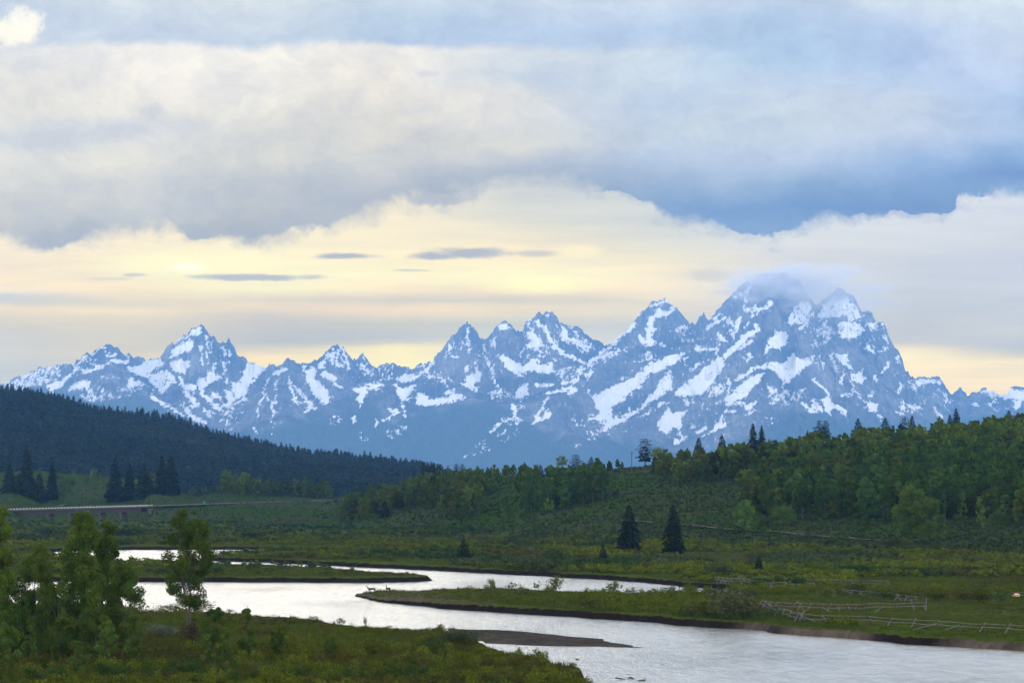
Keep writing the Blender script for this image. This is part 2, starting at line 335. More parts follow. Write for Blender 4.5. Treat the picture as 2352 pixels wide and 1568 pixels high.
# ------------------------------------------------------------------ height of the land: foot, bench, brow of the hills per bearing
KX = np.array([-3000,-600,30,90,322,352,450,520,600,750,850,1000,1150,1300,1450,1600,1750,1900,2100,2352,3000,5000], float)
KF = np.array([1700,1700,1700,1820,1820,1690,1650,1600,1500,1400,1330,1250,1130,1030,920,880,850,800,760,720,650,500], float)
KM = np.array([1757,1757,1757,2000,2000,1745,1800,1840,1880,1985,1520,1400,1300,1250,1150,1080,1020,980,930,880,830,700], float)
KMy = np.array([1171,1171,1171,1158,1158,1162,1158.5,1156,1153.5,1149,1180,1158,1143,1135,1142,1152,1172,1186,1201,1215,1228,1228], float)
KR = np.array([2400,2400,2300,2280,2250,2250,2180,2160,2160,2160,1900,1750,1650,1600,1500,1450,1420,1400,1380,1350,1300,1100], float)
KRy = np.array([1080,1082,1084,1084,1100,1108,1138,1122,1137,1145,1128,1098,1088,1086,1072,1058,1042,1023,1001,974,944,870], float)
def zbase(px, d):
    f = np.interp(px, KX, KF); m_ = np.interp(px, KX, KM); r = np.interp(px, KX, KR)
    zm = EYE + (HY - np.interp(px, KX, KMy)) / F * m_; zr = EYE + (HY - np.interp(px, KX, KRy)) / F * r
    z = np.full(d.shape, 1.15)
    z = np.where(d < 14, 18.4, np.where(d < 130, 18.4 - 17.25 * (d - 14) / 116, z))
    z = np.where((d > 300) & (d < f), 1.15 + .35 * np.clip((d - 600) / np.maximum(f - 600, 1), 0, 1), z)
    z = np.where(d >= f, 1.5 + (zm - 1.5) * (d - f) / (m_ - f), z)
    z = np.where(d >= m_, zm + (zr - zm) * (d - m_) / (r - m_), z)
    z = np.where(d >= r, np.maximum(zr - (d - r) * .05, 4.), z)
    return z
def zland(x, d):
    x = np.asarray(x, float); d = np.asarray(d, float); px = CX + x / np.maximum(d, 1.) * F
    z = 0
    for o in (-45, -22, 0, 22, 45): z = z + zbase(px, d + o * np.clip((d - 700) / 300, 0, 1)) / 5
    hill = sst(0, 260, d - np.interp(px, KX, KF))
    rd_ = np.interp(px, [340, 352, 400, 450, 520, 600, 680, 750, 800], [1736, 1749, 1774, 1802, 1842, 1882, 1937, 1987, 2010]); hill = hill * (1 - np.exp(-((d - rd_) / 22) ** 2) * ((px > 325) & (px < 790)))
    z = z + (fbm(x / 38, d / 38, 3, 5) - .5) * .9 * np.clip(d / 300 - .3, 0, 1) + hill * ((fbm(x / 120, d / 160, 3, 9) - .5) * 9 + (fbm(x / 30, d / 40, 3, 11) - .5) * 2.4)
    return z
def height(x, d, full=False):
    x = np.asarray(x, float); d = np.asarray(d, float); z = zland(x, d)
    near = d < 1500; s = np.full(x.shape, -999.); b = np.full(x.shape, -999.)
    if near.any():
        xj = x[near] + (fbm(x[near] / 7, d[near] / 7, 3, 21) - .5) * 4; dj = d[near] + (fbm(x[near] / 9, d[near] / 9, 3, 25) - .5) * 5 * np.clip(d[near] / 600, .4, 1) * np.where((x[near] < 5) & (x[near] > -50) & (np.abs(d[near] - 520) < 40), .3, 1)
        s[near] = sdf(RIVER, xj, dj); b[near] = sdf(BAR, xj, dj)
    w = .9 + np.clip(d, 0, 1500) * .0011
    taper = np.clip((x + 36) / 12, 0, 1)      # low spit at the head of the meadow
    low = sst(-34, -6, x) ; spit = (np.abs(d - 520) < 70) & (x < 5) & (x > -60)
    top = np.where(spit, .35 + .65 * low, 1.)
    zz = np.where(s > 0, -1.2, np.where(-s < w, -1.2 + (z * top + 1.2) * sst(0, 1, -s / w), z * np.where(spit, np.minimum(1, top + (-s) * .03), 1)))
    zb = np.clip(b * .12, -.5, .34) + (fbm(x / 4, d / 8, 3, 31) - .5) * .06
    isbar = (b > -4) & (zb > zz); zz = np.where(isbar, zb, zz)
    return (zz, s, b) if full else zz
HDS = np.concatenate([np.arange(150., 1000, 3.), np.arange(1000, 3000., 6.)]); HPX = np.arange(-640., 3060., 4.)
_a, _b = np.meshgrid(HPX, HDS, indexing='ij'); HG = zland((_a - CX) / F * _b, _b)
def hit(px, py):                              # where a sight line first meets the land
    px = np.atleast_1d(np.asarray(px, float)); py = np.atleast_1d(np.asarray(py, float)); out = np.full((len(px), 3), np.nan); ds = HDS
    for c in range(0, len(px), 2000):
        a, b = px[c:c + 2000], py[c:c + 2000, None]; z = EYE + (HY - b) / F * ds
        k = np.clip((a - HPX[0]) / 4, 0, len(HPX) - 1.001); k0 = k.astype(int); fk = (k - k0)[:, None]; h = HG[k0] * (1 - fk) + HG[k0 + 1] * fk
        g = h >= z; near_ = ((h - z) / ds[None])[:, 290:].argmax(1) + 290; r = np.arange(len(near_))
        i = np.where(g.any(1), g.argmax(1), near_); ok = g.any(1) | ((h - z)[r, near_] > -9)
        out[c:c + 2000][ok] = np.stack([(a - CX) / F * ds[i], ds[i] + rng.random(len(a)) * 3 - 1.5, h[r, i]], 1)[ok]
    return out
def hit1(px, py): return hit(px, py)[0]

# ------------------------------------------------------------------ ground sheet
fr = EYE - 1.
rows = np.concatenate([np.arange(4, 240, 8.), fr * F / np.arange(1655 - HY, 1306 - HY, -.9)])
rows = np.concatenate([rows, np.arange(rows[-1] + 4, 2420, 5.), 2420 * 1.06 ** np.arange(1, 46)])
cols = np.concatenate([np.linspace(-9000, -700, 40), np.linspace(-650, -80, 60), np.arange(-76, 2430, 2.8), np.linspace(2440, 3000, 60), np.linspace(3100, 11000, 40)])
PXg, Dg = np.meshgrid(cols, rows); Xg = (PXg - CX) / F * Dg
Zg, Sg, Bg = height(Xg, Dg, True)
nr, nc = PXg.shape; idx = np.arange(nr * nc).reshape(nr, nc)
FQ = np.stack([idx[:-1, :-1], idx[:-1, 1:], idx[1:, 1:], idx[1:, :-1]], -1).reshape(-1, 4)
def lerp(a, b, f): f = np.asarray(f)[..., None]; return a * (1 - f) + b * f
A3 = lambda *c: np.array(c, float)
G_mead, G_wil, G_sage, G_dry, G_soil, G_tan, G_bar, G_slope = A3(.032,.048,.007), A3(.032,.044,.007), A3(.024,.036,.013), A3(.038,.036,.014), A3(.010,.008,.0075), A3(.075,.062,.052), A3(.038,.034,.032), A3(.019,.038,.006)
n1 = fbm(Xg / 45, Dg / 90, 4, 41); n2 = fbm(Xg / 9, Dg / 22, 4, 45); n3 = fbm(Xg / 3, Dg / 5, 3, 49)
hillm = sst(-10, 30, Dg - np.interp(PXg, KX, KF) + (n1 - .5) * 60)
colr = lerp(G_wil, G_mead, sst(.35, .65, n1)); colr = lerp(colr, np.broadcast_to(G_dry, colr.shape), sst(.52, .72, n2) * .55)
pasture = sst(0, 40, Xg - 58) * (Dg < 700) * (Dg > 395); colr = lerp(colr, np.broadcast_to(A3(.022,.032,.004), colr.shape) * (0.85 + .5 * n2[..., None]), pasture * .8)
colr = lerp(colr, lerp(np.broadcast_to(G_sage, colr.shape), np.broadcast_to(G_slope, colr.shape), sst(.45, .62, n1)), hillm)
spitm = ((np.abs(Dg - 515) < 60) & (Xg < 8) & (Xg > -60)); colr = np.where(spitm[..., None], lerp(np.broadcast_to(A3(.058,.052,.034), colr.shape), colr, sst(-25, 5, Xg)), colr)
tanf = sst(24, 40, Xg) * (Dg > 330) * (Dg < 500) * sst(.34, .5, fbm(Xg / 16, Dg / 16, 2, 55))
soil = lerp(np.broadcast_to(G_soil, colr.shape), np.broadcast_to(G_tan, colr.shape), tanf * .8) * (.7 + .6 * n3[..., None])
thr = np.where((Dg > 1500) | (Dg < 200), -9., np.where(spitm & (Xg < 0), .14 + .8 * sst(-36, -4, Xg), np.where(Bg > -6, -9., .97)))
colr = np.where(((Bg > -4) & (Zg < .5) & (Sg > -1))[..., None], G_bar * (.8 + .4 * n3[..., None]), colr)
colr = colr * (.82 + .36 * n3[..., None])
m, tt = mat('ground'); ca = tt.attr('col'); gc = tt.new('ShaderNodeTexCoord').outputs['Object']
nn = tt.noise(gc, .9, 6, .7); f_ = tt.mr(nn, .3, .7, .62, 1.4); gz = tt.sep(gc)
hole = tt.noise(tt.comb(gz[0], gz[1], tt.m('MULTIPLY', gz[2], 2.)), .45, 4, .65); lvl = tt.m('ADD', tt.m('SUBTRACT', tt.attr('thr')[2], gz[2]), tt.m('MULTIPLY', tt.m('SUBTRACT', hole, .5), .9))
smk = tt.mr(lvl, -.06, .08, smooth=True); gcol_ = tt.mix(smk, ca[0], tt.attr('soil')[0])
prin(tt, tt.mix(1., gcol_, tt.comb(f_, f_, f_), 'MULTIPLY'), 1., 0., bump(tt, nn, .6, .35)); M_ground = m
V = np.stack([Xg, Dg, Zg], -1).reshape(-1, 3)
g = link('ground', mesh_np('ground', V, FQ, M_ground, True, {'col': colr.reshape(-1, 3), 'soil': soil.reshape(-1, 3), 'thr': thr.ravel()})); tag(g, kind='structure')

# ------------------------------------------------------------------ water
m, tt = mat('river_water'); gc = tt.new('ShaderNodeTexCoord').outputs['Object']; q = tt.sep(gc)
w1 = tt.noise(tt.comb(tt.m('MULTIPLY', q[0], .55), tt.m('MULTIPLY', q[1], .16)), 1., 5, .6)
w2 = tt.noise(tt.comb(tt.m('MULTIPLY', q[0], .05), tt.m('MULTIPLY', q[1], .014)), 1., 4, .55)
w3 = tt.noise(tt.comb(tt.m('MULTIPLY', q[0], 2.2), tt.m('MULTIPLY', q[1], .8)), 1., 3, .5)
rg = tt.mr(tt.m('ADD', tt.m('MULTIPLY', w2, .6), tt.m('MULTIPLY', w1, .4)), .38, .62, .10, .27)
b_ = tt.new('ShaderNodeBsdfPrincipled'); b_.inputs['Base Color'].default_value = (.20, .215, .22, 1); b_.inputs['IOR'].default_value = 1.5
tt.put(b_.inputs['Roughness'], rg); hgt = tt.m('ADD', tt.m('MULTIPLY', w1, 1.), tt.m('MULTIPLY', w3, .6))
tt.l.new(bump(tt, hgt, .9, .45), b_.inputs['Normal']); tt.l.new(b_.outputs[0], tt.out.inputs[0]); M_water = m
wr = np.array([120, 200, 300, 400, 520, 700, 900, 1200, 1600.]); wc = np.linspace(-1, 1, 9)
WX, WY = np.meshgrid(wc, wr); WX = WX * (WY * .42 + 60); i2 = np.arange(WX.size).reshape(WX.shape)
o = link('river', mesh_np('river', np.stack([WX, WY, WX * 0], -1).reshape(-1, 3), np.stack([i2[:-1, :-1], i2[:-1, 1:], i2[1:, 1:], i2[1:, :-1]], -1).reshape(-1, 4), M_water)); tag(o, kind='structure')

# ------------------------------------------------------------------ forested ridge behind the bridge
SKX = np.array([-900,-300,-50,0,60,110,160,200,260,330,400,450,500,560,620,700,780,820,880,950,1000,1100,1250,1600], float)
SKY = np.array([850,870,876,880,887,897,914,927,937,943,956,970,986,1001,1014,1031,1040,1043,1050,1058,1072,1100,1128,1140], float) + 20
def zridge(px, d):
    zc = EYE + (HY - np.interp(px, SKX, SKY)) / F * 4600; tq = np.clip((d - 3000) / 1600, 0, 1)
    z = 3 + (zc - 3) * (tq ** .8) * 1.0; z = np.where(d > 4600, zc - (d - 4600) * .25, z)
    x = (px - CX) / F * d; e = np.clip(tq * 2, 0, 1) * np.clip((zc - 20) / 60, 0, 1)
    return z + e * ((fbm(x / 260, d / 320, 3, 61) - .5) * 34 * (.35 + .65 * (1 - tq)) + (fbm(x / 60, d / 60, 3, 63) - .5) * 6)
rr = np.concatenate([np.arange(3000, 4700, 14.), np.arange(4700, 5600, 80.)]); cc = np.arange(-900, 1600, 6.)
a, b = np.meshgrid(cc, rr); z = zridge(a, b); i2 = np.arange(a.size).reshape(a.shape)
m, tt = mat('forest_floor'); nz_ = tt.noise(tt.new('ShaderNodeTexCoord').outputs['Object'], .02, 6, .7)
prin(tt, tt.ramp(nz_, [(.3, (.014, .018, .012)), (.6, (.026, .03, .018)), (.8, (.05, .045, .035))]), 1., 0.)
o = link('hill', mesh_np('hill', np.stack([(a - CX) / F * b, b, z], -1).reshape(-1, 3), np.stack([i2[:-1, :-1], i2[:-1, 1:], i2[1:, 1:], i2[1:, :-1]], -1).reshape(-1, 4), m, True)); tag(o, kind='structure')

# ------------------------------------------------------------------ roads: strips draped on the land
def strip(name, pts, w, lift, colour, dens=6, zs=None):
    P = [np.array(p[:2], float) for p in pts]; L = [0]
    for i in range(1, len(P)): L.append(L[-1] + np.linalg.norm(P[i] - P[i - 1]))
    n = max(2, int(L[-1] / dens)); s = np.linspace(0, L[-1], n); cx_ = np.interp(s, L, [p[0] for p in P]); cy_ = np.interp(s, L, [p[1] for p in P])
    tx, ty = np.gradient(cx_), np.gradient(cy_); ln = np.hypot(tx, ty); nx, ny = -ty / ln, tx / ln; V = []
    for k_ in (-1, 1):
        X, Y = cx_ + nx * w / 2 * k_, cy_ + ny * w / 2 * k_
        Z = (height(X, Y) if zs is None else np.interp(s, L, zs)) + lift; V.append(np.stack([X, Y, Z], -1))
    zc = np.maximum(V[0][:, 2], V[1][:, 2]); V[0][:, 2] = V[1][:, 2] = zc if zs is None else V[0][:, 2]
    V = np.concatenate(V); ii = np.arange(n - 1)
    return tag(link(name, mesh_np(name, V, np.stack([ii, ii + 1, ii + 1 + n, ii + n], -1), simple(name, colour, 1., 0., .4, .2))), kind='structure')
# ------------------------------------------------------------------ the snow mountains
# crests sighted from the lookout; each has its own distance
SKYL = [(-300,905),(-100,890),(0,878),(20,875),(44,863),(68,851),(99,842),(126,835),(146,835),(170,837),(177,825),(204,812),(231,800),(253,793),(269,802),(289,812),(306,819),(316,815),(335,825),(350,825),(367,823),(377,805),(388,791),(401,788),(413,774),(428,764),(445,755),(459,748),(468,752),(479,766),(493,781),(503,793),(513,789),(525,780),(536,791),(544,812),(553,820),(561,816),(571,832),(588,836),(609,843),(626,833),(633,843),(646,834),(661,824),(677,832),(690,841),(704,836),(728,825),(748,808),(765,795),(773,789),(782,796),(789,794),(798,807),(811,822),(818,827),(826,817),(832,812),(843,820),(856,835),(866,839),(885,835),(901,834),(914,839),(930,844),(942,844),(958,839),(974,831),(987,825),(995,828),(1003,815),(1019,796),(1035,777),(1048,764),(1053,751),(1066,739),(1078,738),(1090,755),(1101,771),(1115,783),(1125,772),(1138,755),(1158,739),(1173,747),(1189,761),(1202,758),(1205,742),(1211,732),(1230,726),(1246,715),(1262,714),(1275,724),(1288,739),(1310,751),(1330,753),(1349,769),(1368,782),(1387,787),(1398,788),(1419,774),(1436,760),(1454,738),(1472,716),(1493,698),(1499,688),(1513,683),(1529,684),(1547,697),(1562,713),(1573,731),(1585,742),(1596,742),(1616,713),(1628,733),(1640,724)]
GRAND = [(1590,800),(1612,765),(1634,727),(1648,709),(1663,695),(1677,677),(1691,668),(1702,655),(1715,642),(1724,650),(1742,637),(1760,630),(1785,626),(1810,630),(1832,641),(1846,662),(1861,688),(1870,698),(1882,695),(1897,682),(1911,670),(1925,658),(1945,673),(1961,675),(1972,698),(1980,711),(1994,706),(2005,720),(2008,731),(2028,737),(2037,752),(2046,781),(2062,803),(2073,828),(2080,850),(2095,863),(2105,880),(2150,930),(2200,990)]
FAR = [(1900,900),(2060,885),(2102,869),(2113,864),(2134,866),(2157,865),(2170,880),(2179,898),(2185,906),(2205,887),(2215,898),(2224,911),(2233,901),(2245,900),(2259,891),(2272,896),(2293,904),(2311,908),(2323,889),(2352,892),(2400,900),(2700,930)]
TEEW = [(1180,1075),(1240,1040),(1300,990),(1350,945),(1400,900),(1440,868),(1480,838),(1533,803),(1590,780),(1612,762),(1630,749),(1652,738),(1670,724),(1699,709),(1717,706),(1735,695),(1747,695),(1753,702),(1763,688),(1780,686),(1785,702),(1794,727),(1799,749),(1817,751),(1823,737),(1830,738),(1835,778),(1857,799),(1879,817),(1900,842),(1929,871),(1983,929),(2040,990),(2100,1040)]
BUTT = [(130,930),(170,890),(210,858),(245,838),(262,834),(285,842),(310,872),(340,905),(370,930),(430,960),(500,1005)]
DOME = [(200,960),(260,925),(306,898),(350,905),(425,950),(500,1000)]
D2 = [(430,1010),(500,975),(560,925),(610,890),(650,880),(690,905),(714,934),(770,905),(830,880),(880,870),(905,878),(950,905),(1010,915),(1080,915),(1140,925),(1200,920),(1260,890),(1290,872),(1330,885),(1380,930),(1450,960)]
MID = [(1090,885),(1130,880),(1160,862),(1200,868),(1240,860),(1290,850),(1330,840),(1380,825),(1430,800),(1470,790),(1500,800),(1540,830),(1560,870)]
RB = [(1850,1010),(1890,930),(1930,900),(1980,880),(2040,890),(2090,930),(2160,980)]
def crest(px, L, d, Lf, pw, k, nz):
    return L, d, Lf, pw, k, nz
CR = [(SKYL, 29500, 5200, 1.55, 1, 1.), (GRAND, 30200, 5600, 1.7, 1, 1.), (FAR, 32500, 6000, 1.2, 1, .6), (TEEW, 28300, 4300, 1.45, 1, 1.), (BUTT, 28500, 4000, 1.3, 1, 1.), (DOME, 27000, 2600, 1., 0, .4), (D2, 27300, 2900, 1.15, 0, .7), (MID, 28700, 3600, 1.3, 1, .8), (RB, 28800, 3900, 1.2, 1, .8)]
mcol = np.arange(-120, 2470, 1.7); mrow = np.concatenate([np.arange(23600, 26500, 30.), np.arange(26500, 28500, 11.), np.arange(28500, 30400, 7.), np.arange(30400, 33200, 22.)])
mp, md = np.meshgrid(mcol, mrow); mx = (mp - CX) / F * md
wx = mx + (fbm(mx / 700, md / 700, 3, 71) - .5) * 420; wy = md + (fbm(mx / 700, md / 700, 3, 75) - .5) * 420
rib = ridged(wx / 420, wy / 1500, 5, 81, .55); rib2 = ridged(wx / 130 + wy / 420, wy / 520, 3, 87, .5); lump = fbm(wx / 900, wy / 900, 4, 91)
mz = np.full(mp.shape, 12.); 
for L, dc, Lf, pw, k_, nz_ in CR:
    lx = [p[0] for p in L]; hc = EYE + (HY - np.interp(mp, lx, [p[1] for p in L])) / F * dc
    hc = hc + nz_ * ((ridged(mp / 13, mp * 0 + dc, 4, 97, .62) - .62) * 58 * np.clip(hc / 900, 0, 1.2)) * k_
    hc = np.where((mp < lx[0]) | (mp > lx[-1]), 0, hc)
    dd = dc + (fbm(mp / 120, mp * 0, 3, 95) - .5) * 500 - md; tt_ = dd / Lf
    fr_ = np.where(dd >= 0, hc * np.clip(1 - tt_, 0, 1) ** pw, hc + dd * 1.4)
    env = np.clip(np.abs(dd) / 500, .06, 1) * np.clip(hc / 500, 0, 1) * np.clip(fr_ / 450, 0, 1)
    fr_ = fr_ + env * nz_ * ((rib - .62) * 250 + (rib2 - .6) * 75 + (lump - .5) * 240)
    fr_ = fr_ + (dd < 200) * (rib2 - .5) * 16
    mz = np.maximum(mz, fr_)
mpy = HY - (mz - EYE) / md * F
# snow fields, couloirs and gullies as they lie on the faces
SN = []
def sn(s, ox, oy, items):
    for it in items:
        typ = it[0]; w = it[1]; pts = [(ox + s * x, oy + s * y) for x, y in it[2]]; SN.append((typ, w * s if typ == 'S' else w, pts))
def Pg(w, *p): return ('P', w, p)
def S(w, *p): return ('S', w, p)
sn(.34, 0, 696.2, [Pg(.55,(60,530),(130,500),(290,435),(300,460),(360,410),(410,440),(410,500),(350,530),(250,560),(120,600),(20,560)),
 Pg(.2,(310,560),(420,510),(480,460),(540,420),(560,430),(470,500),(420,560),(340,610)), Pg(.2,(510,410),(600,345),(665,315),(640,340),(560,390),(500,430)), S(7,(690,310),(740,345),(780,352),(770,365),(735,355)),
 Pg(.1,(640,425),(700,400),(760,380),(840,385),(850,410),(760,400),(690,440),(620,460),(560,480),(550,450),(640,440)), S(7,(850,350),(880,380),(840,400)),S(6,(620,415),(660,440)),
 Pg(.3,(470,590),(520,520),(600,520),(615,560),(560,575)), Pg(.6,(540,620),(600,600),(680,560),(720,600),(680,650),(580,650)), Pg(.1,(840,420),(900,430),(1000,385),(1080,380),(1120,400),(1060,440),(1040,460),(930,490),(870,450)),
 Pg(.25,(930,480),(1040,470),(1120,450),(1180,480),(1190,530),(1130,570),(1120,600),(1080,620),(1050,560),(980,510)), Pg(.3,(850,500),(900,510),(1000,560),(920,560),(870,560)),
 Pg(-.1,(1265,205),(1310,172),(1350,157),(1362,200),(1330,215),(1270,222)), Pg(.05,(1200,290),(1260,240),(1315,255),(1310,300),(1270,330),(1190,360),(1140,380),(1155,330)), S(6,(1180,270),(1240,225)),
 Pg(.1,(1150,400),(1230,375),(1290,390),(1280,420),(1250,470),(1190,465),(1150,440)), S(8,(1358,290),(1372,420)), S(6,(1390,220),(1400,290),(1410,400)), S(5,(1430,250),(1425,330)), S(8,(1470,400),(1430,460)), Pg(.1,(1485,300),(1530,290),(1515,335)), S(4,(1550,320),(1550,400)),
 Pg(.1,(1400,455),(1450,470),(1500,500),(1430,530),(1400,560),(1350,590),(1325,550),(1340,510),(1390,510)), S(9,(1505,400),(1520,460),(1530,540)),
 Pg(-.2,(1680,395),(1730,415),(1795,430),(1760,470),(1720,510),(1680,570),(1665,620),(1600,640),(1560,590),(1560,540),(1620,540),(1640,460)),
 Pg(.0,(1510,580),(1575,590),(1590,650),(1550,710),(1500,690),(1540,650)), S(15,(1215,490),(1260,600),(1330,690)), S(15,(1350,590),(1400,650),(1490,725)), S(18,(1440,620),(1485,640)), S(22,(1250,560),(1300,565)),
 Pg(.1,(1230,700),(1260,695),(1330,770),(1420,800),(1410,815),(1300,790)), Pg(.2,(1370,710),(1450,740),(1430,765),(1390,745)), S(12,(1030,635),(1130,695)), S(8,(1140,700),(1240,755)), Pg(.75,(650,660),(800,560),(1000,590),(900,600),(760,650)),
 Pg(.1,(1840,490),(1870,440),(1920,430),(1940,450),(1880,490)), S(6,(1810,520),(1780,600)), S(5,(1870,530),(1860,690)), S(9,(1955,490),(1975,600),(1990,670)), S(11,(2000,560),(2060,640)), S(7,(1790,610),(1750,690)), S(6,(2060,640),(2070,730)),
 Pg(-.1,(2040,430),(2110,450),(2130,540),(2200,600),(2230,660),(2190,685),(2140,640),(2090,560),(2060,500)), S(18,(2090,670),(2110,700)), S(20,(2195,470),(2240,510)), S(8,(2250,550),(2310,565)), S(12,(2150,420),(2190,400)),
 S(7,(1740,720),(1745,765)), S(12,(1840,700),(1850,750)), S(9,(1830,790),(1845,830)), S(10,(1630,650),(1670,645)), S(10,(1810,650),(1835,675)), S(7,(1650,630),(1560,710),(1480,790)), S(6,(1720,850),(1730,880)), S(5,(1810,885),(1835,885)),
 Pg(.6,(2200,360),(2280,300),(2350,430),(2270,430)), S(10,(130,520),(240,470)), S(9,(1700,540),(1740,490)), S(12,(560,560),(620,600))])
sn(.32, 705.6, 658.6, [Pg(-.2,(0,590),(55,565),(70,620),(60,660),(110,700),(150,760),(175,820),(130,845),(90,790),(60,720),(10,700)), S(16,(85,568),(120,570)), Pg(.2,(110,620),(140,590),(185,665),(150,670)), S(9,(190,690),(255,720)), S(20,(5,825),(35,845),(20,865)),
 S(7,(195,440),(215,560)), S(8,(110,520),(180,500),(190,560)), S(9,(255,440),(300,570)), S(8,(230,560),(300,580)), S(5,(240,480),(260,540)), Pg(.1,(360,560),(400,545),(440,600),(480,580),(440,630),(400,600)), S(5,(400,500),(420,560)),
 Pg(.1,(310,740),(400,720),(480,690),(545,690),(520,720),(430,745),(410,800),(380,870),(360,820),(370,770)), Pg(.0,(620,700),(650,690),(680,740),(780,690),(790,715),(720,770),(715,810),(700,820),(665,815),(650,760)), Pg(.1,(640,660),(700,620),(760,620),(800,650),(740,680),(670,680)),
 S(12,(800,640),(860,600),(905,540)), Pg(.0,(670,830),(700,850),(712,940),(692,935)), Pg(.1,(480,950),(535,970),(490,998)), S(9,(540,955),(580,942)), S(14,(600,880),(650,890),(620,915)), Pg(.1,(310,970),(345,910),(362,930),(335,972)), S(6,(730,590),(860,555)),
 S(7,(1150,290),(1155,400)), S(9,(1160,420),(1160,455)), S(12,(1000,490),(1025,425)), S(8,(1050,500),(1085,500)), S(5,(1135,360),(1165,470)), Pg(.05,(1060,670),(1130,690),(1140,640),(1220,600),(1262,605),(1240,670),(1190,690),(1230,730),(1215,752),(1130,712)),
 S(13,(1150,580),(1150,592)), S(10,(1215,540),(1210,580)), S(10,(1290,520),(1330,600),(1340,680),(1360,715)), S(9,(960,660),(1010,712)), S(8,(870,650),(950,655)), S(6,(960,682),(1020,658)), S(8,(1270,420),(1275,450)), S(8,(1380,600),(1385,605)),
 Pg(.15,(790,755),(850,770),(890,815),(1000,795),(1060,755),(1130,775),(1142,797),(1030,830),(880,852),(810,862),(780,800)), S(10,(730,810),(800,770)), S(9,(1000,760),(1060,740)),
 Pg(.05,(1365,290),(1415,262),(1485,300),(1420,300),(1390,308)), Pg(.4,(1305,395),(1350,375),(1355,430),(1320,425)), Pg(-.3,(1378,485),(1420,488),(1480,530),(1560,560),(1640,520),(1680,555),(1750,550),(1800,492),(1808,512),(1760,570),(1775,600),(1720,622),(1600,602),(1560,628),(1480,615),(1420,575)),
 S(13,(1435,575),(1550,648)), S(10,(1560,232),(1600,228)), Pg(-.05,(1560,325),(1620,315),(1665,370),(1715,425),(1600,450),(1555,420),(1610,385)), S(15,(1645,250),(1700,290),(1722,330),(1735,375),(1785,440),(1840,485),(1900,505),(1980,545)), S(9,(1700,185),(1735,220)), S(7,(1590,260),(1620,300)),
 Pg(-.15,(1830,280),(1870,300),(1870,350),(1960,400),(2035,430),(2000,462),(1900,410),(1815,370)), S(7,(1890,300),(2065,440)), S(9,(1950,388),(2040,440)), S(5,(1880,390),(2000,480)), S(6,(1790,230),(1840,330)), S(10,(1830,592),(1900,580)), Pg(.1,(1985,620),(2050,590),(2020,662),(1985,640)), S(10,(1640,450),(1690,470)), S(6,(1520,480),(1560,440)),
 S(11,(1900,640),(2000,560),(2120,500),(2230,450)), S(9,(2080,500),(2230,370),(2350,280)), S(7,(1930,620),(2080,540),(2230,478)), Pg(.1,(1855,745),(1920,715),(1945,740),(1880,782)), S(11,(1890,770),(1915,690),(1960,620)), S(13,(1850,690),(1920,660)), Pg(.1,(1485,755),(1530,708),(1590,700),(1590,780),(1540,812),(1500,800)),
 Pg(.65,(1310,760),(1400,740),(1470,770),(1400,800),(1330,800)), S(11,(1720,760),(1800,742),(1930,732)), S(11,(1640,708),(1750,700)), S(9,(1830,640),(1840,700)), Pg(.2,(1460,838),(1500,860),(1500,920),(1545,965),(1510,982),(1480,940)), S(8,(1500,850),(1550,870)),
 S(8,(1725,800),(1680,890),(1620,930)), Pg(.05,(1615,910),(1690,935),(1720,870),(1765,922),(1680,962),(1630,982)), S(9,(1310,1045),(1400,965),(1470,950),(1460,978)), S(10,(1400,960),(1450,975)), Pg(.7,(1120,1225),(1280,1100),(1310,1160),(1180,1215)), Pg(.8,(1350,1050),(1500,1000),(1520,1060),(1400,1110)),
 Pg(-.1,(2035,800),(2200,700),(2350,640),(2352,720),(2260,820),(2180,880),(2170,960),(2080,972),(2035,950),(2100,900),(2060,840)), Pg(-.1,(2075,1057),(2180,960),(2260,930),(2352,880),(2352,912),(2200,1000)), S(5,(1928,1152),(1972,1122)), S(6,(2250,662),(2300,650)), Pg(.8,(360,1050),(440,1050),(450,1100),(380,1100)), Pg(.7,(560,1040),(700,980),(720,1040),(600,1090)), Pg(.7,(180,920),(240,940),(230,980),(170,980)), S(5,(640,1030),(645,1060))])
